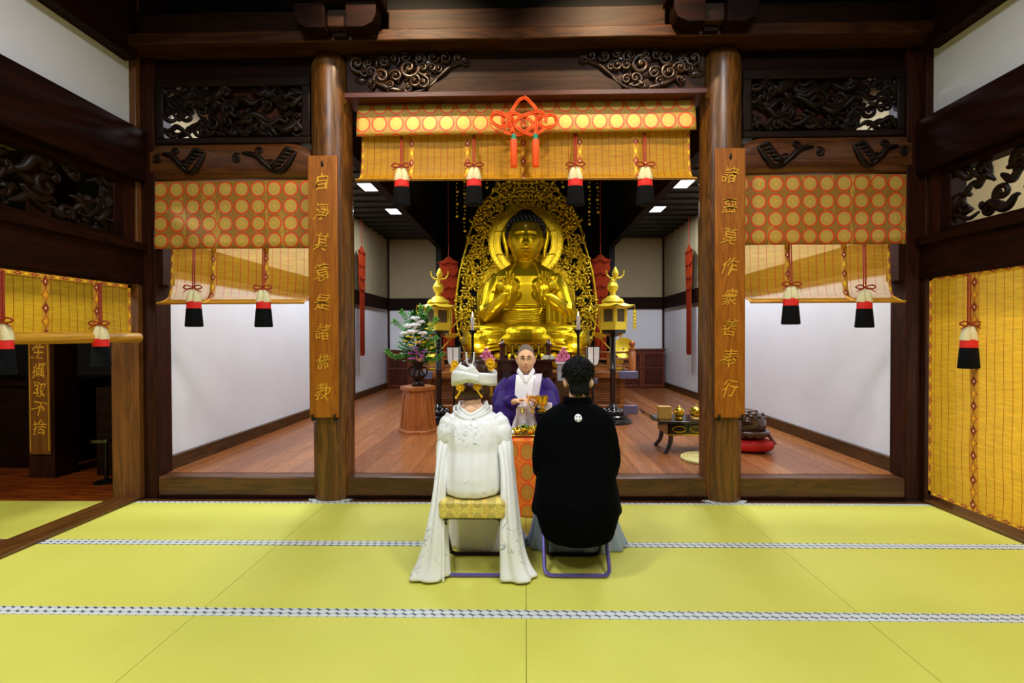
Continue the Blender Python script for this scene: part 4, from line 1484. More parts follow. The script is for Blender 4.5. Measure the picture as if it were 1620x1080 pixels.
# image-left arm: robe panel over the shoulder, bare forearm, raised hand
b.tube(catmull([(SX - .50, CY, 2.6), (SX - .63, CY - .06, 2.35), (SX - .71, CY - .14, 2.0), (SX - .68, CY - .26, 1.86)], 5), [.165 + .004 * i for i in range(16)], 16)
b.tube(catmull([(SX - .71, CY - .22, 1.86), (SX - .58, CY - .44, 2.0), (SX - .36, CY - .62, 2.2), (SX - .33, CY - .64, 2.27)], 5), [.145 - .0045 * i for i in range(16)], 14)
for k in range(4):
    b.tube(catmull([(SX - .5 - .07 * k, CY - .17 + .02 * k, 2.66 - .03 * k), (SX - .6 - .06 * k, CY - .22 + .01 * k, 2.35), (SX - .66 - .06 * k, CY - .3, 2.05 + .01 * k)], 5), .014, 6)
# image-right arm: sleeve falling from the wrist
b.tube(catmull([(SX + .50, CY, 2.6), (SX + .63, CY - .06, 2.35), (SX + .71, CY - .14, 2.02), (SX + .68, CY - .28, 1.86)], 5), [.165 + .005 * i for i in range(16)], 16)
b.tube(catmull([(SX + .70, CY - .22, 1.92), (SX + .58, CY - .44, 2.05), (SX + .40, CY - .58, 2.18), (SX + .35, CY - .6, 2.25)], 5), [.15 - .005 * i for i in range(16)], 14)
def sleeve(u, v):
    x = SX + .36 + .46 * u + .06 * v * u
    top = 2.3 - .16 * u - .12 * u * u
    bot = 1.72 + .02 * sin(u * 9)
    z = top + (bot - top) * v
    return (x, CY - .62 + .30 * u - .03 * sin(u * 16) * (.3 + v) + .05 * v, z)
v0 = len(b.v)
b.grid(sleeve, 30, 16)
n1 = len(b.v)
b.grid(lambda u, v: tuple(Vector(sleeve(u, v)) + Vector((0, .07, 0))), 30, 16, flip=True)
def rimf(seq):
    for (i, j) in zip(seq, seq[1:]):
        b.f.append((v0 + i, n1 + i, n1 + j, v0 + j))
edge = [i for i in range(30)] + [30 * j + 29 for j in range(1, 16)] + [30 * 15 + i for i in range(28, -1, -1)] + [30 * j for j in range(14, -1, -1)]
rimf(edge)


def big_hand(wr, s, curl):
    """hand raised from wrist WR, palm to the viewer; S=+1 has the thumb towards +x"""
    w = Vector(wr)
    b.ell(w + Vector((0, .0, .075)), .088, .045, .115, 16, 10)
    for k in range(4):
        x = (-.075 + .05 * k) * s * -1
        L = (.2, .25, .26, .22)[k]
        bend = curl[k]
        p0 = w + Vector((x, -.01, .155))
        p1 = p0 + Vector((x * .12, -.01 - .08 * bend, L * .5 * (1 - .2 * bend)))
        p2 = p1 + Vector((x * .05, -.01 - .12 * bend, L * .32 * (1 - 1.3 * bend)))
        p3 = p2 + Vector((0, -.005 - .05 * bend, L * .22 * (1 - 2.2 * bend)))
        b.tube([p0 - Vector((0, 0, .05)), p0, p1, p2, p3], [.026, .026, .024, .021, .014], 8)
    th = [w + Vector((s * .05, -.02, .03)), w + Vector((s * .11, -.06, .09)), w + Vector((s * .13, -.1, .16)), w + Vector((s * .10, -.13, .22))]
    b.tube(th, [.032, .03, .026, .018], 8)


big_hand((SX - .31, CY - .66, 2.24), 1, (.0, .05, .1, .55))
big_hand((SX + .32, CY - .62, 2.24), -1, (.0, .05, .1, .5))
# head
head(b, (SX, CY - .08, 3.31), .335, .35, .44, nose=.95, n=96, m=84, jaw=.10, lid=1.3, plump=.05)
for s in (-1, 1):
    b.tube(catmull([(SX + s * .35, CY - .10, 3.5), (SX + s * .41, CY - .12, 3.46), (SX + s * .40, CY - .12, 3.3), (SX + s * .36, CY - .12, 3.12), (SX + s * .345, CY - .14, 2.96)], 5), [.03 + .012 * sin(PI * i / 20) for i in range(21)], 8)
for z in (2.9, 2.955):
    b.tube([(SX + .2 * cos(a), CY + .2 * sin(a), z) for a in [2 * PI * k / 24 for k in range(24)]], .018, 6, closed=True)
b.obj('figure', GOLD, t, smooth=180, remesh=.008, smo=1)
m = MB()
m.ell((SX, CY - .0, 3.46), .375, .38, .34, 32, 20)
m.ell((SX, CY + .02, 3.76), .19, .19, .14, 24, 12)
for j in range(9):
    b0 = -.3 + .2 * j
    nk = int(26 * cos(b0)) + 3
    for k in range(nk):
        a = 2 * PI * (k + .5 * (j % 2)) / nk
        m.ell((SX + .37 * cos(b0) * cos(a), CY - .0 + .375 * cos(b0) * sin(a), 3.47 + .33 * sin(b0)), .036, n=7, m=5)
ha = MB()
ha.v, ha.f = [], []
keep = [q for q in m.f if not any((m.v[i][1] < CY - .17 - .25 * max(0, m.v[i][2] - 3.45) and m.v[i][2] < 3.57) for i in q)]
ha.v, ha.f = m.v, keep
ha.obj('curled_hair', plain('blue_black_hair', S(10, 12, 22), .45), t, smooth=180)
MB().ell((SX, CY - .41, 3.50), .014, n=8, m=6).obj('forehead_jewel', PAPERW, t)
fm = plain('statue_line', S(52, 32, 6), .6, .3)
mo = MB()
for s in (-1, 1):
    mo.tube([(SX + s * (.06 + .13 * u), CY - .415 + .06 * u ** 2, 3.325 - .014 * sin(PI * u) + .008 * u) for u in [i / 8 for i in range(9)]], .0085, 5)
    mo.tube([(SX + s * (.035 + .19 * u), CY - .43 + .085 * u ** 2, 3.395 + .045 * sin(PI * u)) for u in [i / 8 for i in range(9)]], .006, 5)
mo.tube([(SX + .085 * u, CY - .455 + .025 * u * u, 3.075 + .008 * u * u) for u in [-1 + i / 4 for i in range(9)]], .006, 5)
mo.obj('face_lines', fm, t, smooth=180)

# ---------------------------------------------------------------- front table, candles, lamps, offerings
t = thing('offering_table', 'dark red lacquered table before the statue, behind the priest', 'table', (0, 8.0, .2))
MB().box(-.49, .47, 7.85, 8.2, 1.095, 1.13).obj('tabletop', W_CARMINE, t, bevel=.006)
MB().box(-.44, .42, 7.9, 8.15, .95, 1.095).obj('apron', W_CARMINE, t, bevel=.006)
MB().box(-.40, .38, 8.06, 8.1, .24, .95).obj('back_panel', W_CARMINE, t)
for x in (-.42, .40):
    for y in (7.92, 8.13):
        MB().box(x - .03, x + .03, y - .03, y + .03, .2, .96).obj('leg', W_CARMINE, t, bevel=.006)
for i, x in enumerate([-.31 + .105 * k for k in range(7)]):
    t = thing('gilt_tablet', 'small dark gilt tablet in the row on the dark red table', 'tablet', (x, 8.05, 1.13), 'tablets on the offering table')
    MB().box(x - .035, x + .035, 8.02, 8.08, 1.13, 1.16).obj('base', W_CARMINE, t)
    MB().box(x - .028, x + .028, 8.035, 8.065, 1.16, 1.37).obj('plate', BRONZE, t, bevel=.006)
    MB().box(x - .016, x + .016, 8.03, 8.036, 1.19, 1.35).obj('inscription_field', GOLDM, t)
for x in (-.37, .37):
    t = thing('corner_post', "dark red turned post at the %s end of the tablet row" % side(x), 'post', (x, 8.0, 1.13), 'posts at the tablet row')
    MB().lathe([(.05, 1.13), (.04, 1.2), (.03, 1.3), (.05, 1.33), (.06, 1.37), (.03, 1.4), (.01, 1.45)], (x, 8.0, 0), 12).obj('post', W_CARMINE, t)
for x, w, c in ((.32, .1, S(220, 220, 200)), (.42, .08, S(196, 200, 190))):
    t = tag(MB().box(x - w / 2, x + w / 2, 7.88, 7.95, 1.13, 1.19).obj('offering_box', plain('pale_box', c, .6), bevel=.004), 'small white box on the dark red table, %s' % ('beside the tablets' if x < .4 else 'at its end'), 'box')
for s in (-1, 1):
    x = s * .83
    t = thing('candle_stand', "slender black iron candle stand on the %s side of the altar" % side(x), 'candle stand', (x, 7.9, .2), 'candle stands')
    MB().lathe([(.085, .2), (.085, .22), (.045, .25), (.025, .3)], (x, 7.9, 0), 24).obj('base', IRON, t)
    MB().lathe([(.02, .28), (.02, .9), (.03, .92), (.02, .94), (.02, 1.5)], (x, 7.9, 0), 12).obj('pole', IRON, t)
    MB().lathe([(.02, 1.49), (.03, 1.53), (.07, 1.575), (.07, 1.59), (.02, 1.585)], (x, 7.9, 0), 20).obj('drip_pan', IRON, t)
    t = thing('candle', "lit white candle on the iron stand on the %s side" % side(x), 'candle', (x, 7.9, 1.585), 'altar candles')
    MB().lathe([(.026, 1.585), (.028, 1.8), (.02, 1.805)], (x, 7.9, 0), 14).obj('wax', PAPERW, t)
    MB().lathe([(.002, 1.805), (.014, 1.825), (.011, 1.85), (.001, 1.885)], (x, 7.9, 0), 10).obj('flame', FLAME, t)
    # paper floor lamp
    x = -1.12 if s < 0 else 1.05
    t = thing('paper_floor_lamp', "white paper lamp with black ribs on a black pole, %s side" % side(x), 'lamp', (x, 7.85, .2), 'paper lamps')
    MB().lathe([(.15, .2), (.15, .22), (.03, .25)], (x, 7.85, 0), 20).obj('base', BLACK, t)
    MB().tube([(x, 7.85, .22), (x, 7.85, 1.06)], .018, 10).obj('pole', BLACK, t)
    prof = [(.07, 1.035), (.105, 1.07), (.125, 1.14), (.132, 1.33)]
    MB().lathe(prof, (x, 7.85, 0), 4, a0=PI / 4, cap=True).obj('paper_shade', glow('lit_paper', (1, .97, .9, 1), .45), t, smooth=0)
    f = MB()
    for k in range(4):
        a = PI / 4 + k * PI / 2
        f.tube([(x + r * 1.01 * cos(a), 7.85 + r * 1.01 * sin(a), z) for r, z in prof], .007, 6)
        a2 = a + PI / 4
        f.tube([(x + r * .722 * cos(a2), 7.85 + r * .722 * sin(a2), z) for r, z in prof], .007, 6)
    for r, z in (prof[0], prof[-1]):
        f.tube([(x + r * 1.01 * cos(PI / 4 + k * PI / 2), 7.85 + r * 1.01 * sin(PI / 4 + k * PI / 2), z) for k in range(4)], .008, 6, closed=True)
    f.obj('frame', BLACK, t)
    # pink offering pyramid on its stand
    x = -.61 if s < 0 else .6
    t = thing('offering_stand', "pale square offering stand under the pink pyramid on the %s side" % side(x), 'stand', (x, 7.9, .2), 'offering stands')
    MB().box(x - .13, x + .13, 7.8, 8.02, 1.06, 1.09).obj('tray', PAPERW, t, bevel=.004)
    MB().box(x - .10, x + .10, 7.82, 8.0, .8, 1.06).obj('box_leg', plain('silver_grey_panel', S(176, 180, 190), .6), t, bevel=.004)
    MB().box(x - .14, x + .14, 7.78, 8.04, .2, .8).obj('pedestal', W_CARMINE, t, bevel=.004)
    lab = "pink rice cake in the offering pyramid on the %s side of the tablets" % side(x)
    for ly, (nx, ny) in enumerate(((4, 3), (3, 2), (2, 2), (1, 1))):
        for i in range(nx):
            for j in range(ny):
                cx, cy = x + (i - (nx - 1) / 2) * .068, 7.9 + (j - (ny - 1) / 2) * .068
                z = 1.09 + .057 * ly
                c = MB().lathe([(.024, 0), (.032, .006), (.033, .028), (.032, .05), (.022, .057)], (0, 0, 0), 10).obj('rice_cake', plain('pink_sugar', S(232, 134, 176), .6, 0, .05, 20) if (s < 0 and ly == 0 and i == 0 and j == 0) else bpy.data.materials['pink_sugar'], smooth=50)
                c.location = (cx, cy, z)
                tag(c, lab, 'rice cake', 'pink rice cakes, %s side' % side(x))

# small brass vessels low on the altar steps
for i, (x, z) in enumerate(((-.5, .72), (-.43, .72), (.34, .78))):
    t = thing('brass_vase', ('narrow brass vase behind the bride, %s' % ('nearer her head' if i == 0 else 'nearer the priest')) if i < 2 else 'slim brass vase with white top between priest and groom', 'vase', (x, 7.4, .2), 'brass vases')
    MB().box(x - .034, x + .034, 7.36, 7.44, .2, z - .1).obj('stand', W_CARMINE, t)
    MB().lathe([(.03, z - .1), (.02, z - .05), (.028, z), (.02, z + .06), (.032, z + .1)], (x, 7.4, 0), 12).obj('body', BRASS, t)

# ---------------------------------------------------------------- flowers on the pedestal
px_, py_ = -1.46, 6.79
t = thing('flower_pedestal', 'hexagonal wooden pedestal carrying the dark flower vase', 'pedestal', (px_, py_, .2))
def hexa(prof, n=6):
    return MB().lathe(prof, (px_, py_, 0), 6, a0=.15)
hexa([(.262, .2), (.262, .235), (.25, .25), (.25, .26)]).obj('base', W_PED, t, smooth=20)
hexa([(.245, .25), (.2, .77)]).obj('body', W_PED, t, smooth=20)
hexa([(.225, .765), (.235, .78), (.235, .82), (.22, .826)]).obj('top', W_PED, t, smooth=20, bevel=.004)
for k in range(6):
    a0 = .15 + (k + .5) * PI / 3
    nv = Vector((cos(a0), sin(a0), 0))
    if nv.y > .3:
        continue
    tg = Vector((-sin(a0), cos(a0), 0))
    P = []
    for (u, z) in [(-.055, .3), (.055, .3), (.05, .66), (.03, .71), (0, .73), (-.03, .71), (-.05, .66)]:
        ap = interp([(.25, .245), (.77, .2)], z) * cos(PI / 6)
        P.append(Vector((px_, py_, z)) + nv * (ap + .003) + tg * u)
    MB().tube(P, .008, 6, closed=True).obj('panel_moulding', W_PED, t)
t = thing('flower_vase', 'dark bronze vase on the hexagonal pedestal', 'vase', (px_, py_, .826))
MB().lathe([(.085, .826), (.09, .845), (.06, .87), (.055, .89), (.09, .93), (.1, .97), (.075, 1.02), (.06, 1.06), (.065, 1.1), (.1, 1.15), (.095, 1.15), (.05, 1.09)], (px_, py_, 0), 24).obj('body', BRONZE, t)
for s in (-1, 1):
    MB().tube(catmull([(px_ + s * .06, py_, 1.08), (px_ + s * .12, py_, 1.06), (px_ + s * .12, py_, .99), (px_ + s * .09, py_, .96)], 4), .012, 6).obj('handle', BRONZE, t)
t = thing('flower_arrangement', 'arrangement of white chrysanthemums, yellow and purple flowers in the bronze vase', 'flowers', (px_, py_, 1.1))
R = random.Random(3)
lf = MB()
for i in range(520):
    a, e = R.uniform(0, 6.28), R.uniform(0, 1)
    z = 1.14 + .68 * e
    rr = (.06 + .16 * sin(PI * min(1, e * 1.05 + .1))) * R.uniform(.4, 1)
    c = Vector((px_ + rr * cos(a), py_ + .7 * rr * sin(a), z))
    d = Vector((cos(a), .7 * sin(a), R.uniform(-.2, .7))).normalized()
    L = R.uniform(.06, .12)
    w = d.cross(Vector((0, 0, 1))).normalized() * L * .26
    u = d.cross(w).normalized() * L * .08
    lf.add([c, c + d * L * .5 + w + u, c + d * L, c + d * L * .5 - w + u, c + d * L * .5 - u], [(0, 4, 1), (1, 4, 2), (2, 4, 3), (3, 4, 0)])
lf.obj('foliage', GREEN_L, t, smooth=0)
FERN = plain('fern_green', S(74, 150, 44), .5, 0, .25, 12)
for (dx, dz, ex) in ((-.2, .42, -.1), (-.28, .02, -.12), (-.14, .55, -.06), (.13, .6, .05), (.22, .45, .06), (.24, -.02, .12), (.06, .62, .02), (.18, .2, .1)):
    f = MB()
    P = catmull([(px_, py_, 1.2), (px_ + dx * .5, py_ - .06, 1.2 + dz * .5 + .03), (px_ + dx, py_ - .1, 1.2 + dz), (px_ + dx + ex, py_ - .1, 1.22 + dz + .06)], 6)
    f.tube(P, .004, 5)
    for j in range(5, len(P)):
        for s in (-1, 1):
            for q in range(2):
                p = P[j]
                tg = (P[min(j + 1, len(P) - 1)] - P[j - 1]).normalized()
                sd = Vector((tg.z, R.uniform(-.4, .4), -tg.x)).normalized() * s
                d = (tg * .7 + sd).normalized() * R.uniform(.03, .055)
                f.tube([p, p + d * .6, p + d], [.003, .009, .002], 5)
    f.obj('fern_sprig', FERN, t, smooth=180)


def flower(c, r, mat, n, rows, name, M=None, flat=.5):
    f = MB()
    for j in range(rows):
        el = (j + .3) / rows * 1.25
        k2 = max(5, int(n * cos(el * .9)))
        for k in range(k2):
            a = 2 * PI * (k + .5 * (j % 2)) / k2
            d = Vector((cos(a) * cos(el), sin(a) * cos(el), sin(el) * flat))
            rot = d.to_track_quat('X', 'Z').to_matrix().to_4x4()
            f.ell(Vector(c) + d * r * .6, r * .42, r * .17, r * .09, 7, 5, rot)
    f.ell(c, r * .45, r * .45, r * .35, 8, 6)
    return f.obj(name, mat, t, smooth=180)


MUM_W = plain('white_petals', S(250, 250, 250), .6, 0, .01)
MUM_Y = plain('yellow_petals', S(236, 222, 30), .6, 0, .08)
MUM_P = plain('purple_petals', S(196, 110, 196), .6, 0, .15, 12)
for dx, dy, z in ((-.0, -.12, 1.73), (-.08, -.14, 1.63), (.015, -.17, 1.64), (-.14, -.12, 1.53), (-.03, -.2, 1.55), (.10, -.16, 1.53), (.06, -.1, 1.68)):
    flower((px_ + dx, py_ + dy, z), .072, MUM_W, 16, 4, 'white_chrysanthemum')
for dx, dy, z in ((-.08, -.2, 1.49), (-.02, -.22, 1.48), (.05, -.2, 1.48), (.12, -.16, 1.42), (-.04, -.23, 1.38), (.02, -.22, 1.42), (-.13, -.16, 1.43)):
    flower((px_ + dx, py_ + dy, z), .036, MUM_Y, 10, 3, 'yellow_flower')
for i in range(26):
    a = R.uniform(0, 6.28)
    q = R.uniform(0, 1) ** .5
    flower((px_ + .02 + .14 * q * cos(a), py_ - .16 - .06 * R.random(), 1.27 + .09 * q * sin(a)), .032, MUM_P, 7, 2, 'purple_flower')

# ---------------------------------------------------------------- low table, mat, wooden fish drum
t = thing('low_lacquer_table', "low black lacquer table with curved legs behind the pillar", 'table', (1.9, 5.75, .2))
LX0, LX1, LY0, LY1 = 1.5, 2.24, 5.52, 5.98
MB().box(LX0 - .02, LX1 + .02, LY0 - .02, LY1 + .02, .535, .56).obj('tabletop', BLACK, t, bevel=.005)
for s, x in ((-1, LX0 - .02), (1, LX1 + .02)):
    MB().prism([(x, .54), (x + s * .09, .595), (x + s * .12, .635), (x + s * .13, .63), (x + s * .1, .575), (x, .555)], LY0 - .02, LY1 + .02, 'y').obj('upturned_end', BLACK, t)
MB().box(LX0 + .06, LX1 - .06, LY0 + .02, LY1 - .02, .40, .535).obj('drawer_case', BLACK, t)
for k in range(3):
    x = LX0 + .09 + .19 * k
    d = MB().box(x, x + .18, LY0 + .005, LY0 + .025, .425, .52).obj('drawer', BLACK, t, bevel=.004)
    MB().tube([(x + .09 + .07 * cos(a) * min(1, 1.0), LY0, .4725 + .032 * sin(a)) for a in [2 * PI * i / 24 for i in range(24)]], .005, 6, closed=True).obj('gilt_oval', BRASS, d)
MB().box(LX0 + .06, LX1 - .06, LY0 + .01, LY0 + .02, .40, .418).obj('gilt_rail', BRASS, t)
for x, s in ((LX0 + .1, -1), (LX1 - .1, 1)):
    for y, q in ((LY0 + .04, -1), (LY1 - .04, 1)):
        MB().tube(catmull([(x, y, .41), (x + s * .0, y, .35), (x + s * .02, y + q * .0, .28), (x + s * .07, y + q * .02, .2)], 4), [.03 - .0006 * i for i in range(13)], 8).obj('leg', BLACK, t)
tag(MB().box(1.50, 1.64, 5.66, 5.76, .56, .70).obj('wooden_box', wood('pale_box_wood', S(150, 112, 40), S(188, 146, 64), 'z', .5), bevel=.005), 'square pale wooden box standing on the black lacquer table', 'box')
def censer(x, y, s, label):
    t = thing('incense_burner', label, 'incense burner', (x, y, .56), 'brass censers on the lacquer table')
    MB().lathe([(.045 * s, .56), (.05 * s, .565), (.03 * s, .575), (.055 * s, .60), (.066 * s, .62), (.06 * s, .645)], (x, y, 0), 20).obj('bowl', BRASS, t)
    MB().lathe([(.07 * s, .643), (.072 * s, .65), (.055 * s, .675), (.03 * s, .69), (.01, .695), (.014, .705), (.003, .715)], (x, y, 0), 20).obj('lid', BRASS, t)
    for k in range(3):
        a = 2 * PI * k / 3 + .5
        MB().ell((x + .05 * s * cos(a), y + .05 * s * sin(a), .57), .012, .012, .015, 8, 6).obj('foot', BRASS, t)
censer(1.72, 5.66, .85, 'small brass incense burner beside the pale wooden box')
censer(1.93, 5.72, 1.0, 'larger brass incense burner near the pillar')
tag(MB().box(1.86, 2.02, 5.58, 5.68, .56, .58).obj('wooden_tray', wood('tray_wood', S(176, 136, 66), S(206, 168, 96), 'x', .5), bevel=.004), 'flat pale wooden tray before the larger brass incense burner', 'tray')
t = thing('straw_mat', 'round coiled straw sitting mat on the boards beside the pillar', 'mat', (1.89, 5.27, .2))
m = MB()
for k in range(7):
    r = .03 + .036 * k
    m.tube([(1.89 + r * cos(a), 5.27 + r * sin(a), .215) for a in [2 * PI * i / 40 for i in range(40)]], .02, 6, closed=True)
m.obj('coil', plain('pale_straw', S(198, 188, 120), .7, 0, .1, 40), t, smooth=180)
t = tag(MB().ell((2.52, 5.72, .275), .24, .22, .075, 32, 14, fn=lambda d: (abs(d.x) ** 3 + abs(d.y) ** 3 + abs(d.z) ** 3) ** (-1 / 3)).obj('drum_cushion', plain('scarlet_cushion', S(196, 20, 14), .6, 0, .1, 20), smooth=180), 'scarlet cushion under the wooden fish drum', 'cushion')
t = thing('wooden_fish_drum', 'brown lacquered wooden fish drum on the scarlet cushion', 'drum', (2.52, 5.72, .34))
WF = plain('brown_lacquer', S(70, 46, 34), .22, 0, .35, 26, .15, coat=.5)
b = MB().ell((2.50, 5.72, .50), .2, .19, .175, 32, 20)
b.obj('body', WF, t, smooth=180)
sl = MB()
sl.tube([(2.50 + .2 * cos(a), 5.72 - .03 + .2 * sin(a), .425) for a in [PI * 1.02 + PI * .96 * i / 20 for i in range(21)]], .022, 8)
for k in range(14):
    a = 2 * PI * k / 14
    sl.ell((2.5 + .17 * cos(a), 5.72 + .16 * sin(a), .395), .05, .05, .04, 10, 7)
sl.obj('carved_base', WF, t, smooth=180)
sc = MB()
FF = lambda a, b_, c: Vector((2.5 + .2 * cos(a), 5.72 + .19 * sin(a), 0)) * 1.0 + Vector((0, 0, b_))
R = random.Random(8)
for i in range(26):
    a, e = R.uniform(-PI, 0), R.uniform(.2, 1.1)
    p = Vector((2.5 + .2 * cos(e) * cos(a), 5.72 + .19 * cos(e) * sin(a), .5 + .175 * sin(e)))
    sc.ell(p, .03, .03, .018, 8, 6)
sc.obj('carved_scales', WF, t, smooth=180)
t = tag(MB().tube([(2.76, 5.6, .285), (2.7, 5.66, .40)], .02, 8).obj('drum_mallet', W_RED), 'short mallet leaning at the side of the wooden fish drum', 'mallet')

# ---------------------------------------------------------------- dim side room behind the rolled blind
t = thing('hanging_verse_board', 'gold lettered brown board inside the dim side room', 'plaque', (-5.12, 5.18, .27))
MB().box(-5.235, -5.005, 5.18, 5.2, .265, 2.3).obj('board', wood('inner_plaque_wood', S(96, 54, 16), S(130, 76, 26), 'z', .4), t, bevel=.004)
lettering('念佛衆生攝取不捨', t, .17, .2, (-5.12, 5.178, 1.89))
m = MB()
for s in (-1, 1):
    m.box(-5.12 + s * .1 - .004, -5.12 + s * .1 + .004, 5.175, 5.182, .3, 2.27)
m.obj('border_line', GOLDTXT, t)
struct(MB().box(-5.26, -4.98, 5.2, 5.48, 0, 4.0), 'pillar', W_DARK_Z, 'dark square pillar in the dim side room')
t = thing('altar_cabinet', 'dark side room altar counter behind the lettered board', 'cabinet', (-5.9, 5.9, 0))
MB().box(-7.6, -5.3, 5.6, 6.5, .012, .95).obj('body', W_DARK_X, t)
MB().box(-7.65, -5.28, 5.55, 6.5, .95, 1.0).obj('top', W_DARK_X, t)
t = thing('chest_of_drawers', 'dark chest with brass handles beside the jamb of the side room', 'chest', (-4.3, 5.5, 0))
MB().box(-4.62, -3.9, 5.3, 5.9, .012, .96).obj('body', W_DARK_X, t, bevel=.006)
for k, z in enumerate((.14, .40, .66)):
    d = MB().box(-4.6, -3.92, 5.285, 5.305, z, z + .24).obj('drawer', W_DARK_X, t, bevel=.004)
    MB().tube([(-4.4, 5.27, z + .14), (-4.25, 5.27, z + .14)], .012, 6).obj('handle', BRASS, d)
t = thing('stool', 'small dark stool with metal foot in front of the chest', 'stool', (-4.2, 5.0, 0))
MB().lathe([(.13, .44), (.13, .47)], (-4.3, 5.05, 0), 20).obj('seat', BLACK, t)
MB().tube([(-4.3, 5.05, .012), (-4.3, 5.05, .44)], .018, 8).obj('pole', IRON, t)
MB().lathe([(.11, .012), (.11, .025), (.02, .04)], (-4.3, 5.05, 0), 18).obj('foot', IRON, t)
for i, (x, z) in enumerate(((-5.45, 1.0), (-5.45, 1.062), (-5.6, 1.0))):
    tag(MB().box(x - .06, x + .06, 5.62, 5.7, z, z + .06).obj('paper_box', plain('pink_box', S(206, 150, 160), .6)), ('pink paper box beside the lettered board in the side room, %s' % ('lower of two', 'upper of two', 'farther from the board')[i]), 'box', 'paper boxes in the side room')


# ---------------------------------------------------------------- folding stools
STEEL = plain('lilac_painted_steel', S(120, 108, 186), .3, .55, .05, 6)
CUSH = mat_brocade('olive_gold_brocade', .085, red=(196, 172, 84), goldc=(212, 192, 96), ground=(194, 172, 84), rad=.25)


def rloop(w, p0, p1, r=.045):
    """rounded rectangle, bottom bar at p0=(y,z), top bar at p1"""
    a, b = Vector((0, *p0)), Vector((0, *p1))
    L = (b - a).length
    u = (b - a).normalized()
    P = []
    for cx, cv, a0 in ((w / 2 - r, r, -PI / 2), (w / 2 - r, L - r, 0), (-w / 2 + r, L - r, PI / 2), (-w / 2 + r, r, PI)):
        for k in range(6):
            t = a0 + PI / 2 * k / 5
            q = a + u * (cv + r * sin(t))
            P.append(Vector((cx + r * cos(t), q.y, q.z)))
    return P


def stool(cx, label, y0=3.075):
    t = thing('folding_stool', label, 'stool', (cx, 3.27, 0), 'folding stools')
    f = MB().tube([p + Vector((cx, 0, 0)) for p in rloop(.405, (3.105, .013), (3.43, .375))], .013, 8, closed=True)
    f.obj('rear_foot_frame', STEEL, t)
    f = MB().tube([p + Vector((cx, 0, 0)) for p in rloop(.355, (3.41, .013), (3.10, .375))], .013, 8, closed=True)
    f.obj('front_foot_frame', plain('dark_steel', S(46, 30, 44), .3, .5), t)
    for s in (-1, 1):
        MB().tube([(cx + s * .17, 3.262, .19), (cx + s * .205, 3.262, .19)], .012, 8).obj('pivot', STEEL, t)
    m = MB().box(cx - .205, cx + .205, y0, 3.455, .372, .478)
    m.obj('seat', CUSH, t, bevel=.014)
    return t


stool(-.333, 'folding stool with gold brocade seat under the bride in white')
stool(.318, 'folding stool with lilac steel frame under the man in black', 3.12)


# ---------------------------------------------------------------- hands
def hand(mb, wr, fd, nv, thumb, curl, sc=1.0):
    """WR wrist, FD finger direction, NV palm normal, THUMB=+1/-1 side along fd x nv, CURL four bends (radians per joint)"""
    w, f, n = Vector(wr), Vector(fd).normalized(), Vector(nv).normalized()
    n = (n - f * n.dot(f)).normalized()
    s = f.cross(n) * thumb
    R3 = Matrix((s, f, n)).transposed().to_4x4()
    mb.ell(w + f * .045 * sc, .040 * sc, .055 * sc, .017 * sc, 14, 8, R3)
    for k in range(4):
        off = (.027 - .018 * k) * sc
        L = (.068, .076, .071, .055)[k] * sc
        p = w + f * .083 * sc + s * off
        pts, a = [p - f * .03 * sc, p], 0
        for j, fr in enumerate((.45, .32, .23)):
            a += curl[k] * (1, 1.15, .8)[j]
            p = p + (f * cos(a) + n * sin(a)) * L * fr
            pts.append(p)
        mb.tube(pts, [.0085 * sc, .0092 * sc, .0086 * sc, .0078 * sc, .006 * sc], 8)
        mb.ell(pts[-1], .0062 * sc, n=8, m=6)
    b = w + f * .022 * sc + s * .03 * sc + n * .006 * sc
    mb.tube([b - s * .012 * sc, b + s * .018 * sc + f * .022 * sc + n * .010 * sc, b + s * .018 * sc + f * .045 * sc + n * .022 * sc, b + s * .004 * sc + f * .064 * sc + n * .03 * sc], [.014 * sc, .012 * sc, .010 * sc, .007 * sc], 8)


def seated_body(mb, cx, hip, chest, neck, hd, w, knees, feet, arms, hands, sc=1.0, tilt=0.0, **hk):
    """one skin: trunk, neck, head, arms with hands, legs; joints given in world space"""
    H, C, N = Vector(hip), Vector(chest), Vector(neck)
    mb.tube(catmull([H - Vector((0, 0, .06)), H, (H + C) / 2, C, C + (N - C) * .7], 4), [.10, .13, .135, .135, .132, .125, .12, .12, .125, .13, .14, .14, .14, .13, .11, .085, .05], 16)
    mb.tube([C + (N - C) * .5, N, Vector(hd) - Vector((0, 0, .06))], [.07, .052, .05], 14)
    for s, k, ft in zip((-1, 1), knees, feet):
        hp = H + Vector((s * .085, 0, -.01))
        mb.tube(catmull([hp, (hp + Vector(k)) / 2, k], 4), [.085 - .003 * i for i in range(9)], 12)
        mb.tube(catmull([k, (Vector(k) + Vector(ft)) / 2 + Vector((0, .015, 0)), ft], 4), [.06, .06, .058, .055, .05, .045, .04, .036, .034], 12)
        fw_ = -1 if hk.get('face', 1) < 0 else 1
        mb.ell(Vector(ft) + Vector((0, fw_ * .06, -.012)), .04, .11, .028, 12, 8)
    for s, (sh, el, wr) in zip((-1, 1), arms):
        mb.ell(sh, .06, .06, .055, 12, 8)
        mb.tube(catmull([sh, (Vector(sh) + Vector(el)) / 2, el], 4), [.052 - .0015 * i for i in range(9)], 12)
        mb.tube(catmull([el, (Vector(el) + Vector(wr)) / 2, wr], 4), [.041, .042, .041, .039, .036, .033, .030, .027, .026], 12)
    for h in hands:
        hand(mb, *h)


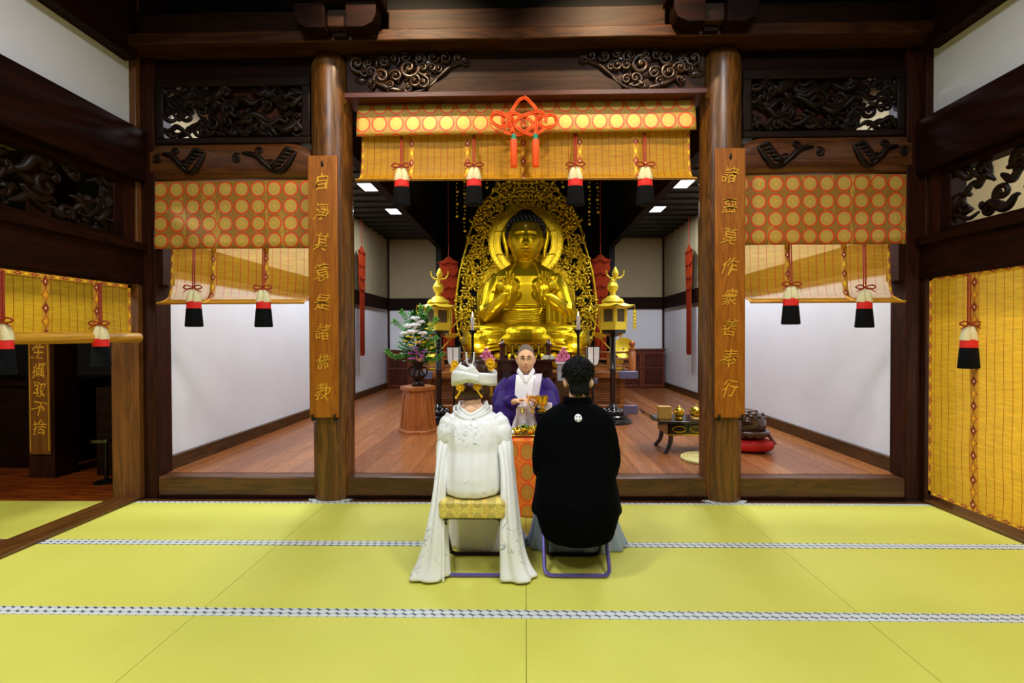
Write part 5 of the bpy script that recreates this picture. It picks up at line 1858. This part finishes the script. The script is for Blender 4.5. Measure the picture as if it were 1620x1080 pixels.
# ---------------------------------------------------------------- the bride
def mat_embroidered():
    g = NT('white_embroidered_silk')
    x, y, z = g.xyz()
    v = g.vec(x, g.ma('MULTIPLY', y, .6), z)
    n1 = g.noise(v, 8, 2, .5, 2.2)
    ln = g.step(g.ma('ABSOLUTE', g.ma('SUBTRACT', g.ma('FRACT', g.ma('MULTIPLY', n1, 5.0)), .5)), .07, .03)
    zone = g.ma('MULTIPLY', g.step(g.noise(v, 4.5, 1), .50, .55), g.step(g.noise(v, 22, 1), .40, .46))
    col = g.mix(g.ma('MULTIPLY', g.ma('MULTIPLY', ln, zone), .8), S(240, 240, 238), S(126, 136, 142))
    g.set(col=col, rough=.6, sheen=.3)
    g.bump(g.noise(v, 9, 3), .12, .02)
    return g.m


SILK = mat_embroidered()
SILKP = plain('white_silk', S(240, 240, 238), .55, 0, .02, 4)
HAIRB = plain('brown_black_hair', S(58, 26, 13), .4, 0, .3, 30)
HAIRK = plain('black_hair', S(8, 7, 7), .6, 0, .3, 40, spec=.2)
BX = -.345
t = thing('person', 'person in a white bridal kimono and folded white headdress seated from behind', 'person', (BX, 3.27, 0))
b = MB()
seated_body(b, BX, (BX, 3.30, .57), (BX, 3.34, .86), (-.355, 3.385, 1.02), (-.36, 3.42, 1.19), .085,
            ((BX - .09, 3.62, .52), (BX + .09, 3.62, .52)), ((BX - .07, 3.66, .07), (BX + .07, 3.66, .07)),
            (((BX - .12, 3.37, .90), (-.50, 3.34, .80), (-.40, 3.56, .68)), ((BX + .12, 3.37, .90), (-.17, 3.34, .80), (-.29, 3.56, .68))),
            (((-.40, 3.56, .68), (.7, .8, -.1), (0, 0, -1), 1, (.25, .25, .28, .3)), ((-.29, 3.56, .68), (-.7, .8, -.1), (0, 0, -1), -1, (.25, .25, .28, .3))))
head(b, (-.36, 3.43, 1.2), .074, .092, .128, .8, M=Matrix.Rotation(PI, 4, 'Z') @ Matrix.Rotation(.15, 4, 'X'))
b.ell((BX - .008, 3.35, 1.0), .095, .07, .06, 20, 12)
b.tube([(BX - .008, 3.36, .98), (-.358, 3.39, 1.1)], [.075, .05], 14)
b.obj('body', SKIN, t, smooth=180, remesh=.006, smo=1)
fold = lambda a, q: 1 + .018 * sin(9 * a + 3 * q) + .012 * sin(17 * a)
def kback(a, q):
    # the obi knot swells the back under the robe
    f = fold(a, q)
    if sin(a) < 0:
        f += .13 * math.exp(-((q - .62) / .24) ** 2) * (-sin(a)) ** 3
    return f
k = MB()
k.loft([(.482, BX, 3.30, .155, .175), (.492, BX, 3.30, .182, .20), (.53, BX, 3.30, .192, .205), (.60, BX, 3.30, .19, .195), (.68, BX, 3.31, .185, .18), (.76, BX + .002, 3.33, .18, .165), (.82, BX + .002, 3.335, .185, .155),
        (.88, BX, 3.35, .19, .15), (.93, BX - .002, 3.36, .186, .138), (.955, BX - .004, 3.37, .17, .124), (.982, BX - .006, 3.375, .142, .105), (1.0, BX - .008, 3.38, .112, .09)], 72, kback, sup=2.2)
# sleeves over the bent arms
for s, sh, el, wr in ((-1, (BX - .13, 3.36, .94), (-.518, 3.32, .815), (-.42, 3.54, .70)), (1, (BX + .13, 3.36, .94), (-.158, 3.32, .815), (-.27, 3.54, .70))):
    P = catmull([sh, (Vector(sh) + Vector(el)) / 2 + Vector((s * .018, 0, .015)), el, (Vector(el) + Vector(wr)) / 2, wr], 6)
    k.tube(P, [.074 - .0006 * i + .004 * sin(i * 1.7) for i in range(len(P))], 16)
    k.ell(el, .056, .07, .062, 16, 10)
    # drapery from the shoulder to the elbow and under the arm
    for q in range(4):
        a0 = Vector((BX + s * (.085 + .028 * q), 3.27 + .012 * q, .965 - .012 * q))
        a1 = Vector((BX + s * (.15 + .018 * q), 3.245 + .012 * q, .88 - .008 * q))
        a2 = Vector((BX + s * (.178 + .012 * q), 3.25 + .01 * q, .80 + .004 * q))
        k.tube(catmull([a0, a1, a2], 6), [.010 + .006 * sin(PI * i / 12) for i in range(13)], 7)
k.obj('kimono', SILK, t, smooth=180, remesh=.007, smo=7)
FR2 = lambda a, q: 1 + .10 * q * sin(5 * a + 1.3) + .05 * sin(8 * a + 2 * q)
for s, rings in ((-1, [(.855, -.512, 3.335, .045, .05), (.82, -.524, 3.33, .06, .078), (.76, -.535, 3.31, .056, .092), (.72, -.54, 3.30, .045, .10), (.62, -.545, 3.27, .04, .125), (.45, -.552, 3.22, .048, .13), (.28, -.565, 3.16, .066, .12), (.14, -.578, 3.13, .088, .10), (.06, -.592, 3.11, .105, .10), (.025, -.603, 3.10, .12, .105), (.006, -.607, 3.10, .125, .11)]),
                 (1, [(.855, -.164, 3.335, .045, .05), (.82, -.152, 3.33, .06, .078), (.76, -.14, 3.31, .056, .092), (.72, -.13, 3.30, .045, .10), (.62, -.118, 3.27, .044, .125), (.45, -.108, 3.22, .055, .13), (.28, -.10, 3.16, .066, .12), (.14, -.088, 3.13, .078, .10), (.06, -.07, 3.11, .095, .10), (.025, -.055, 3.10, .112, .105), (.006, -.05, 3.10, .118, .11)])):
    m = MB().loft(rings, 64, FR2, sup=2.2)
    m.obj('hanging_sleeve', SILK, t, smooth=180, sub=1)
    q = MB()
    e = -1 if s > 0 else 1
    q.tube(catmull([(r[1] + e * r[3] * .82, r[2] - r[4] * .62, r[0]) for r in rings[1:]], 4), .007, 6)
    q.obj('sleeve_piping', SILKP, t, smooth=180)
k = MB().loft([(.0, -.285, 3.64, .285, .20), (.03, -.285, 3.64, .28, .20), (.12, -.30, 3.63, .25, .18), (.25, -.32, 3.62, .22, .17), (.40, BX, 3.58, .20, .18), (.52, BX, 3.52, .19, .2), (.6, BX, 3.48, .17, .17)], 64, lambda a, q: 1 + .05 * (1 - q) * sin(11 * a) + .02 * sin(19 * a), sup=2.2)
k.obj('skirt', plain('lilac_white_silk', S(244, 240, 255), .5, 0, .03, 5), t, smooth=180)
# collar round the open nape
c = MB()
CP = catmull([(BX - .07, 3.46, 1.03), (BX - .10, 3.38, 1.043), (BX - .078, 3.30, 1.012), (BX - .012, 3.265, .978), (BX + .058, 3.30, 1.012), (BX + .085, 3.38, 1.043), (BX + .06, 3.46, 1.03)], 6)
c.tube(CP, .008, 10, flat=2.6, flatdir=(0, 0, 1))
c.tube([p + Vector((0, -.004, -.016)) + (p - Vector((BX, 3.37, p.z))) * .11 for p in CP], .006, 10, flat=2.2, flatdir=(0, 0, 1))
c.obj('inner_collar', SILKP, t, smooth=180)
c = MB()
c.tube([Vector((BX + (p.x - BX) * 1.36, 3.375 + (p.y - 3.375) * 1.16, p.z - .03)) for p in CP], .008, 12, flat=2.4, flatdir=(0, -.5, 1))
c.tube(catmull([(BX - .165, 3.325, .955), (BX - .11, 3.245, .915), (BX, 3.212, .893), (BX + .11, 3.245, .915), (BX + .165, 3.325, .955)], 6), .007, 8)
c.obj('outer_collar', SILK, t, smooth=180)
# hair, headdress, pins
h = MB()
h.ell((-.36, 3.425, 1.245), .092, .115, .112, 28, 18)
h.ell((-.362, 3.375, 1.125), .079, .072, .088, 24, 14, fn=lambda d: 1 - .12 * max(0, -d.z))
h.ell((-.29, 3.45, 1.255), .05, .09, .07, 18, 12)
h.ell((-.43, 3.45, 1.255), .045, .09, .06, 18, 12)
h.ell((-.335, 3.43, 1.325), .06, .08, .035, 18, 10)
h.obj('hair', HAIRB, t, smooth=180)
TOPZ = [(-.50, 1.236), (-.43, 1.318), (-.375, 1.296), (-.342, 1.318), (-.30, 1.262), (-.25, 1.257), (-.195, 1.247)]
BOTZ = [(-.50, 1.17), (-.485, 1.166), (-.42, 1.184), (-.37, 1.20), (-.28, 1.182), (-.215, 1.168), (-.195, 1.168)]
def bandf(u, v):
    a = -2.4 + 4.8 * u
    x = -.347 + .152 * sin(a) * (1 if abs(a) < PI / 2 else 1.0)
    y = 3.40 - .155 * cos(a)
    f = max(0, -cos(a))
    zt, zb = interp(TOPZ, x), interp(BOTZ, x)
    return (x, y, zb + .02 * f + (zt + .015 * f - zb) * v)
MB().grid(bandf, 161, 5).obj('folded_headdress', SILKP, t, smooth=30, solid=.005)
def flap(u, v):
    a = -1.05 + 1.35 * u
    x = -.347 + .157 * sin(a)
    y = 3.40 - .160 * cos(a)
    zt = 1.300 - .055 * u - .03 * (1 - u) ** 3
    return (x, y, interp(BOTZ, x) + .012 + (zt - interp(BOTZ, x) - .012) * v)
MB().grid(flap, 24, 4).obj('crossed_fold', SILKP, t, smooth=30, solid=.004)
GF = plain('golden_hairpin_petals', S(244, 190, 16), .45, .3, .1, 30)
for i, (x, y, z, r) in enumerate(((-.47, 3.34, 1.31, .03), (-.478, 3.33, 1.275, .024), (-.235, 3.36, 1.32, .034), (-.228, 3.36, 1.29, .026), (-.425, 3.285, 1.165, .03), (-.315, 3.285, 1.172, .03))):
    f = MB()
    for k in range(14):
        a = 2 * PI * k / 14 + i
        d = Vector((cos(a), -.45, sin(a))).normalized()
        f.ell(Vector((x, y, z)) + d * r * .7, r * .5, r * .2, r * .14, 7, 5, d.to_track_quat('X', 'Z').to_matrix().to_4x4())
    f.ell((x, y - r * .3, z), r * .4, n=10, m=6)
    if i > 3:
        e = -1 if i == 4 else 1
        f.tube(catmull([(x, y - .01, z - .02), (x + e * .012, y - .015, z - .045), (x + e * .028, y - .012, z - .065)], 4), .006, 6)
        f.ell((x + e * .028, y - .012, z - .068), .009, n=8, m=6)
    else:
        f.tube([(x, y, z), (x * .8 - .07, 3.4, z - .03)], .004, 5)
    f.obj('gold_hairpin', GF, t, smooth=180)
f = MB().tube(catmull([(-.392, 3.33, 1.392), (-.391, 3.33, 1.35), (-.385, 3.33, 1.318), (-.366, 3.33, 1.305), (-.348, 3.33, 1.318), (-.342, 3.33, 1.35), (-.341, 3.33, 1.392)], 5), .0062, 8)
f.tube([(-.366, 3.33, 1.305), (-.366, 3.37, 1.27)], .006, 6)
f.obj('white_hairpin', plain('ivory', S(226, 222, 204), .4), t, smooth=180)

# ---------------------------------------------------------------- the groom
HAORI = plain('black_silk_crepe', S(4, 5, 6), .9, 0, .15, 5, .04, spec=.04)
GX = .335
t = thing('person', 'man in a black crested haori and grey hakama seated from behind', 'person', (GX, 3.3, 0))
b = MB()
seated_body(b, GX, (GX, 3.30, .57), (GX, 3.36, .90), (.35, 3.37, 1.07), (.353, 3.39, 1.21), .085,
            ((GX - .13, 3.70, .54), (GX + .13, 3.70, .54)), ((GX - .15, 3.72, .07), (GX + .15, 3.72, .07)),
            (((GX - .14, 3.37, .93), (GX - .26, 3.34, .67), (GX - .13, 3.58, .63)), ((GX + .14, 3.37, .93), (GX + .26, 3.34, .67), (GX + .13, 3.58, .63))),
            (((GX - .13, 3.58, .63), (.3, .9, -.2), (0, 0, -1), 1, (.3, .3, .32, .34)), ((GX + .13, 3.58, .63), (-.3, .9, -.2), (0, 0, -1), -1, (.3, .3, .32, .34))))
b.tube([(.348, 3.37, 1.02), (.352, 3.375, 1.14)], [.062, .057], 16)
for q in (-1, 1):
    b.ell((.353 + q * .086, 3.36, 1.185), .012, .022, .034, 10, 8)
    b.ell((.353 + q * .082, 3.36, 1.185), .02, .02, .03, 10, 8)
head(b, (.353, 3.39, 1.225), .077, .098, .128, 1.0, M=Matrix.Rotation(PI, 4, 'Z') @ Matrix.Rotation(.16, 4, 'X'))
b.obj('body', SKIN, t, smooth=180, remesh=.006, smo=1)
GR = [(.205, GX - .005, 3.33, .205, .28), (.225, GX, 3.33, .238, .30), (.30, GX, 3.33, .262, .305), (.38, GX + .002, 3.33, .284, .305), (.46, GX, 3.33, .277, .295), (.55, GX - .004, 3.335, .262, .255), (.68, GX, 3.34, .252, .205), (.80, GX, 3.345, .252, .18),
      (.88, GX + .002, 3.355, .254, .165), (.94, GX + .003, 3.36, .246, .15), (.985, GX + .006, 3.365, .215, .135), (1.02, GX + .01, 3.37, .165, .115), (1.045, GX + .012, 3.37, .115, .10)]
k = MB()
k.loft(GR, 72, lambda a, q: 1 + .012 * sin(7 * a + 4 * q) + .02 * max(0, .3 - q) * sin(13 * a), sup=2.5)
for s in (-1, 1):
    sh, el, wr = Vector((GX + s * .165, 3.36, .945)), Vector((GX + s * .208, 3.33, .66)), Vector((GX + s * .13, 3.56, .63))
    P = catmull([sh, (sh + el) / 2 + Vector((s * .012, 0, 0)), el, (el + wr) / 2, wr], 6)
    k.tube(P, [.082 + .0002 * i for i in range(len(P))], 16)
    k.loft([(.565, GX + s * .212, 3.40, .062, .12), (.58, GX + s * .212, 3.40, .075, .14), (.64, GX + s * .212, 3.38, .078, .13), (.72, GX + s * .2, 3.36, .07, .09)], 24)
    # flared hem corner beside the seat
    k.loft([(.335, GX + s * .245, 3.33, .045, .10), (.35, GX + s * .25, 3.33, .05, .11), (.45, GX + s * .235, 3.33, .045, .10), (.6, GX + s * .2, 3.33, .03, .06)], 20)
k.obj('haori', HAORI, t, smooth=180, remesh=.008, smo=3)
c = MB().tube(catmull([(GX - .04, 3.50, 1.02), (GX - .072, 3.42, 1.052), (GX - .055, 3.33, 1.062), (GX + .014, 3.29, 1.058), (GX + .083, 3.33, 1.062), (GX + .10, 3.42, 1.052), (GX + .07, 3.50, 1.02)], 6), .012, 10, flat=2.8, flatdir=(0, .25, 1))
c.obj('collar', HAORI, t, smooth=180)
k = MB().loft([(.002, GX + .03, 3.60, .345, .17), (.02, GX + .03, 3.60, .345, .175), (.1, GX + .025, 3.60, .315, .16), (.2, GX + .015, 3.58, .29, .16), (.34, GX, 3.55, .27, .2), (.5, GX, 3.5, .25, .22), (.6, GX, 3.46, .22, .18)], 96,
              lambda a, q: 1 + .06 * (1 - q) * sin(16 * a) + .02 * sin(7 * a), sup=2.4)
k.obj('hakama', plain('blue_grey_hakama', S(150, 166, 190), .6, 0, .08, 5), t, smooth=180)
def gback(x, z):
    r = [interp([(q[0], q[i]) for q in GR], z) for i in range(5)]
    return r[2] - r[4] * (1 - min(.98, abs((x - r[1]) / r[3])) ** 2.5) ** .4
c = MB()
cz, cxx, rr = .972, .337, .024
pts = [(cxx, gback(cxx, cz) - .007, cz)]
for ring in (.5, 1.0):
    for kk in range(24):
        a = 2 * PI * kk / 24
        x, z = cxx + rr * ring * cos(a), cz + rr * ring * sin(a)
        pts.append((x, gback(x, z) - .006, z))
c.v = pts
c.f = [(0, 1 + (kk + 1) % 24, 1 + kk) for kk in range(24)] + [(1 + kk, 1 + (kk + 1) % 24, 25 + (kk + 1) % 24, 25 + kk) for kk in range(24)]
cr = c.obj('family_crest', PAPERW, t, smooth=180, solid=.003)
c = MB()
for kk in range(4):
    a = PI / 4 + kk * PI / 2
    x, z = cxx + rr * .62 * cos(a), cz + rr * .62 * sin(a)
    c.ell((x, gback(x, z) - .0115, z), .0048, .003, .003, 8, 6)
c.obj('crest_mark', HAORI, cr, smooth=180)
h = MB()
R = random.Random(14)
h.ell((.353, 3.375, 1.252), .096, .112, .108, 32, 22)
h.ell((.353, 3.335, 1.175), .066, .062, .07, 24, 14)
for i in range(900):
    a, e = R.uniform(0, 6.28), R.uniform(-.6, 1.5)
    d = Vector((cos(e) * cos(a), cos(e) * sin(a), sin(e)))
    if (d.y > .5 and d.z < .3) or (abs(d.x) > .62 and d.z < -.12):
        continue
    p = Vector((.353 + .094 * d.x, 3.375 + .108 * d.y, 1.252 + .104 * d.z))
    dn = Vector((d.x * d.z * .6 + R.uniform(-.5, .5), d.y * d.z * .6 + R.uniform(-.3, .3), -1.0 + d.z * .7)).normalized()
    L = R.uniform(.02, .038)
    h.tube([p - dn * L * .3, p + d * .006 + dn * L * .3, p + d * R.uniform(.004, .013) + dn * L], [.006, .006, .0008], 4)
for i in range(160):
    x = R.uniform(-.062, .062)
    p = Vector((.353 + x, 3.275 + 6.5 * x * x, R.uniform(1.135, 1.2)))
    h.tube([p, p + Vector((0, -.003, -.02)), p + Vector((-x * .1, .004, -.04))], [.006, .005, .0008], 4)
h.obj('hair', HAIRK, t, smooth=180)

# ---------------------------------------------------------------- the priest
PURPLE = plain('purple_robe', S(40, 13, 100), .65, 0, .25, 7, spec=.25)
WHITEK = plain('white_under_robe', S(236, 238, 244), .6, 0, .03, 5)
LILAC = plain('lilac_white_stole', S(206, 200, 214), .6, 0, .06, 9)
QX, QY = .005, 4.98
t = thing('person', 'priest with shaved head and glasses in a purple robe facing the couple', 'person', (QX, QY, .2))
b = MB()
seated_body(b, QX, (QX, QY + .02, .62), (QX, QY, .98), (QX, QY, 1.13), (QX, QY - .02, 1.27), .085,
            ((QX - .15, QY - .2, .52), (QX + .15, QY - .2, .52)), ((QX - .13, QY - .16, .25), (QX + .13, QY - .16, .25)),
            (((QX - .15, QY, 1.0), (QX - .27, QY - .08, .80), (-.085, 4.66, .895)), ((QX + .15, QY, 1.0), (QX + .27, QY - .08, .80), (.125, 4.68, .885))),
            (((-.085, 4.66, .895), (.8, -.5, .25), (.2, -.3, -.9), -1, (.45, .5, .55, .6)), ((.125, 4.68, .885), (-.8, -.5, .2), (-.1, -.2, .9), 1, (.35, .4, .5, .55))), face=-1)
T = head(b, (QX, QY - .03, 1.272), .088, .10, .143, 1.15, jaw=.08, lid=.8, plump=.08, n=84, m=72)
b.tube([(QX, QY, 1.06), (QX, QY - .005, 1.2)], [.068, .064], 16)
b.obj('body', SKIN, t, smooth=180, remesh=.0042, smo=1)
# face details
HC = Vector((QX, QY - .03, 1.272))
f = MB()
for s in (-1, 1):
    f.tube([HC + Vector((s * (.016 + .028 * u), -.098 + .012 * u * u, .008 - .003 * sin(PI * u))) for u in [i / 6 for i in range(7)]], .0040, 5)
f.obj('eye', plain('dark_eye', S(26, 16, 12), .4), t, smooth=180)
f = MB()
for s in (-1, 1):
    f.tube([HC + Vector((s * (.014 + .036 * u), -.104 + .018 * u * u, .030 + .005 * sin(PI * u) - .003 * u)) for u in [i / 6 for i in range(7)]], [.003, .0042, .0044, .0042, .004, .003, .002], 5)
f.obj('eyebrow', plain('greying_brow', S(60, 46, 40), .7), t, smooth=180)
f = MB().tube([HC + Vector((.022 * u, -.1065 + .006 * u * u, -.077 - .0015 * cos(u * 3))) for u in [-1 + i / 4 for i in range(9)]], .0026, 5)
f.tube([HC + Vector((.016 * u, -.1075 + .005 * u * u, -.083)) for u in [-1 + i / 4 for i in range(9)]], .0034, 6)
f.obj('mouth', plain('lip', S(176, 104, 86), .5), t, smooth=180)
f = MB()
for s in (-1, 1):
    f.tube([HC + Vector((s * (.031 + .023 * cos(a)), -.114 + .10 * abs(.031 + .023 * cos(a)) ** 1.4, .004 + .016 * sin(a))) for a in [2 * PI * i / 20 for i in range(20)]], .0015, 5, closed=True)
    f.tube([HC + Vector((s * .054, -.112, .008)), HC + Vector((s * .082, -.06, .012)), HC + Vector((s * .085, .01, .004))], .0014, 5)
f.tube([HC + Vector((-.009, -.114, .008)), HC + Vector((0, -.117, .011)), HC + Vector((.009, -.114, .008))], .0012, 5)
f.obj('glasses', plain('thin_gold_rim', S(150, 120, 70), .3, .8), t, smooth=180)
hh = MB()
def cap(u, v):
    a = 2 * PI * u
    e = -.25 + (PI / 2 + .25) * v
    x, y, z = cos(e) * cos(a), cos(e) * sin(a), sin(e)
    if y < 0:
        lim = .70 - .30 * abs(x) ** 2
        zz = max(z, lim * min(1, -y * 1.6) - .05)
        q = math.sqrt(max(0, 1 - zz * zz) / max(1e-6, x * x + y * y))
        x, y, z = x * q, y * q, zz
        y *= (1 - .10 * max(0, z))
    return HC + Vector((x * .0895, y * .1025 * (1.02 if y > 0 else 1), z * .1452))
hh.grid(cap, 48, 14, closeu=True)
hh.obj('cropped_hair', plain('cropped_grey_hair', S(112, 98, 86), .8, 0, .25, 120), t, smooth=180)
# robes
k = MB().loft([(.2, QX, 4.99, .33, .25), (.24, QX, 4.99, .335, .255), (.45, QX, 4.97, .30, .25), (.62, QX, 4.95, .27, .24), (.74, QX, 4.97, .24, .19), (.88, QX, 4.985, .235, .155), (1.0, QX, 4.99, .235, .135), (1.06, QX, 4.99, .205, .12), (1.10, QX, 4.99, .15, .10), (1.125, QX, 4.99, .10, .085)], 72,
              lambda a, q: 1 + .03 * (1 - q) * sin(12 * a) + .012 * sin(7 * a + 5 * q), sup=2.3)
for s in (-1, 1):
    sh, el, wr = Vector((QX + s * .17, 4.98, 1.035)), Vector((QX + s * .255, 4.88, .84)), Vector((QX + s * .115, 4.70, .885))
    P = catmull([sh, (sh + el) / 2 + Vector((s * .03, 0, .015)), el, (el + wr) / 2, wr], 6)
    k.tube(P, [.074 - .0004 * i for i in range(len(P))], 18)
    # wide sleeve falling from the forearm
    k.loft([(.52, QX + s * .21, 4.82, .10, .08), (.56, QX + s * .215, 4.81, .125, .095), (.66, QX + s * .20, 4.79, .135, .095), (.76, QX + s * .185, 4.775, .135, .09), (.85, QX + s * .18, 4.785, .125, .08), (.91, QX + s * .19, 4.83, .095, .07), (.97, QX + s * .195, 4.90, .075, .07)], 40, lambda a, q: 1 + .05 * sin(5 * a + 1) * (1 - q))
    for q in range(4):
        k.tube(catmull([(QX + s * (.20 + .025 * q), 4.86 - .02 * q, 1.0 - .04 * q), (QX + s * (.24 + .02 * q), 4.72 + .01 * q, .80 - .03 * q), (QX + s * (.20 + .03 * q), 4.70 + .012 * q, .58)], 6), [.004 + .012 * sin(PI * (i + .5) / 13.5) for i in range(13)], 7)
k.obj('robe', PURPLE, t, smooth=180, remesh=.008, smo=2)
def front(u, v, w0, w1, z0, z1, off, dx0=0, dx1=0):
    z = z0 + (z1 - z0) * v
    w = w0 + (w1 - w0) * v
    x = (u - .5) * w + dx0 + (dx1 - dx0) * v
    base = interp([(.55, 4.70), (.72, 4.76), (.88, 4.825), (1.0, 4.85), (1.06, 4.865), (1.11, 4.90), (1.16, 4.925)], z)
    return (QX + x, base + .55 * x * x - off, z)
MB().grid(lambda u, v: front(u, v, .23, .19, .84, 1.115, .006), 20, 14).obj('white_robe_front', WHITEK, t, smooth=180, solid=.012)
c = MB()
for s in (-1, 1):
    P = catmull([(QX + s * .062, 5.06, 1.165), (QX + s * .078, 4.97, 1.165), (QX + s * .06, 4.90, 1.135), (QX + s * .03, 4.865, 1.09), (QX - s * .004 if s < 0 else QX + .0, 4.845, 1.045)], 6)
    c.tube(P, .024, 10, flat=.28, flatdir=(s * .7, -1, .2))
c.tube([(QX + .0, 4.838, 1.05), (QX + .012, 4.825, .95), (QX + .018, 4.805, .85)], .004, 5)
c.obj('white_collar', WHITEK, t, smooth=180)
def stole(u, v):
    z = 1.125 - .30 * v
    x = .125 - .055 * v + (u - .5) * .07
    base = interp([(.55, 4.70), (.72, 4.76), (.88, 4.825), (1.0, 4.85), (1.06, 4.865), (1.11, 4.93), (1.16, 4.98)], z)
    return (QX + x, base + .45 * x * x - .022, z)
MB().grid(stole, 6, 20).obj('stole_strap', LILAC, t, smooth=180, solid=.01)
MB().grid(lambda u, v: (QX + .01 + (u - .5) * (.22 + .10 * v), 4.73 - .03 * sin(u * 20) * v - .02 * v, .86 - .28 * v + .03 * (u - .5)), 40, 14).obj('stole_apron', plain('silver_lilac_brocade', S(216, 208, 218), .5, 0, .22, 16), t, smooth=180, solid=.01)
MB().grid(lambda u, v: (QX + .10 + .14 * u, 4.655 + .03 * u - .01 * sin(9 * u), .905 - .07 * v - .09 * u * u * v - .03 * u), 16, 8).obj('stole_fold', LILAC, t, smooth=180, solid=.01)
t = thing('priest_seat', 'dark low seat hidden under the robe of the priest', 'stool', (QX, 5.02, .2))
MB().box(QX - .2, QX + .2, 4.86, 5.14, .42, .47).obj('seat', W_CARMINE, t)
for x in (-.17, .17):
    for y in (4.89, 5.11):
        MB().box(QX + x - .015, QX + x + .015, y - .015, y + .015, .2, .42).obj('leg', W_CARMINE, t)

# things in the priest's hands
t = thing('hand_bell', 'tiny brass bell hanging on a thread from the hand of the priest', 'bell', (-.03, 4.60, .8))
MB().tube([(-.018, 4.60, .90), (-.03, 4.60, .83)], .0022, 5).obj('thread', BRASS, t)
MB().lathe([(.004, .835), (.009, .828), (.014, .81), (.02, .798)], (-.03, 4.60, 0), 14).obj('bell', BRASS, t)
t = thing('prayer_beads', 'golden string of prayer beads looped over the hand of the priest', 'prayer beads', (.06, 4.61, .85))
m = MB()
for k in range(30):
    a = 2 * PI * k / 30
    m.ell((.065 + .028 * cos(a) + .012 * sin(2 * a), 4.605 + .008 * sin(a), .87 + .075 * sin(a)), .0075, n=8, m=6)
m.obj('bead_loop', BRASS, t, smooth=180)
m = MB()
for k in range(5):
    m.tube(catmull([(.05 + .01 * k, 4.60, .93 - .004 * k), (.04 + .02 * k, 4.59, .95), (.06 + .015 * k, 4.6, .935)], 4), .006, 6)
m.obj('gold_tassel', BRASS, t, smooth=180)
t = thing('goblet_stand', 'dark slim side stand carrying the golden goblet', 'stand', (.155, 4.70, .2))
MB().lathe([(.09, .2), (.09, .22), (.02, .24), (.02, .76), (.07, .785), (.07, .80)], (.155, 4.66, 0), 20).obj('stand', BLACK, t)
t = thing('golden_goblet', 'golden stemmed goblet standing between the priest and the man in black', 'goblet', (.155, 4.66, .80))
MB().lathe([(.045, .80), (.045, .808), (.02, .82), (.014, .84), (.02, .855), (.048, .868), (.056, .90), (.056, .945), (.05, .945), (.046, .90), (.03, .88)], (.155, 4.66, 0), 28).obj('cup', BRASS, t)

# ---------------------------------------------------------------- the ceremony table
t = thing('ceremony_table', 'low table under the orange brocade cloth between couple and priest', 'table', (.15, 4.33, 0))
MB().box(-.165, .47, 4.15, 4.50, .605, .63).obj('tabletop', W_RED, t)
for x in (-.14, .445):
    for y in (4.18, 4.47):
        MB().box(x - .02, x + .02, y - .02, y + .02, 0, .605).obj('leg', W_RED, t)
OB = mat_brocade('orange_roundel_brocade', (.13, .168), red=(244, 84, 12), goldc=(226, 164, 56), ground=(240, 112, 18), rad=.39, off=(.4, .25), dens=.7)
m = MB()
def clothf(u, v):
    # front skirt, then the top
    x = -.178 + .662 * u
    if v < .62:
        z = .638 * v / .62
        return (x, 4.13 - .012 * sin(u * 25) * (1 - z / .638), max(.003, z))
    return (x, 4.13 + (v - .62) / .38 * .38, .638)
m.grid(clothf, 60, 40)
m.grid(lambda u, v: (-.178 - .008 * sin(v * 1), 4.51 - .38 * u, .003 + .635 * v), 20, 20)
m.grid(lambda u, v: (.484, 4.13 + .38 * u, .003 + .635 * v), 20, 20)
o = m.obj('tablecloth', OB, smooth=40, solid=.004)
tag(o, 'orange and gold roundel brocade cloth hanging to the floor over the table', 'tablecloth')
t = thing('offering_tray', 'low gilt tray on the orange cloth', 'tray', (-.02, 4.3, .641))
MB().box(-.13, .12, 4.22, 4.42, .656, .664).obj('tray', BRASS, t, bevel=.004)
for x in (-.12, .10):
    for y in (4.22, 4.40):
        MB().box(x - .01, x + .01, y - .01, y + .01, .64, .657).obj('foot', BRASS, t)
tag(MB().box(-.155, -.10, 4.26, 4.42, .668, .672).obj('folded_paper', PAPERW), 'white folded paper on the gilt tray, nearest the bride', 'paper')
LIME = plain('yellow_green_foil', S(206, 196, 40), .35, .4, .2, 30)
R = random.Random(21)
for i, (x, y) in enumerate(((-.07, 4.27), (-.015, 4.33), (.04, 4.26), (.085, 4.33))):
    t = thing('sake_kettle', 'small brass sake vessel tied with foil, %s' % ('nearest the white paper', 'rear one by the white paper', 'front one by the man in black', 'rear one by the man in black')[i], 'sake vessel', (x, y, .668), 'sake vessels on the tray')
    MB().lathe([(.02, .668), (.03, .675), (.034, .695), (.022, .712), (.012, .716), (.01, .728), (.003, .733)], (x, y, 0), 16).obj('pot', BRASS, t)
    MB().tube(catmull([(x + .03, y, .69), (x + .045, y, .70), (x + .055, y, .715)], 4), .005, 6).obj('spout', BRASS, t)
    m = MB()
    for k in range(16):
        a, e = R.uniform(0, 6.28), R.uniform(.0, 1.1)
        d = Vector((cos(a) * cos(e), sin(a) * cos(e), sin(e)))
        p = Vector((x, y, .70))
        w = d.cross(Vector((0, 0, 1))).normalized() * .012
        q = p + d * R.uniform(.03, .06)
        m.add([p, p + (q - p) * .6 + w, q, p + (q - p) * .6 - w, p + (q - p) * .6 + Vector((0, 0, .006))], [(0, 1, 4), (1, 2, 4), (2, 3, 4), (3, 0, 4)])
    m.obj('foil_bow', LIME if i != 1 else GREEN_L, t, smooth=0)
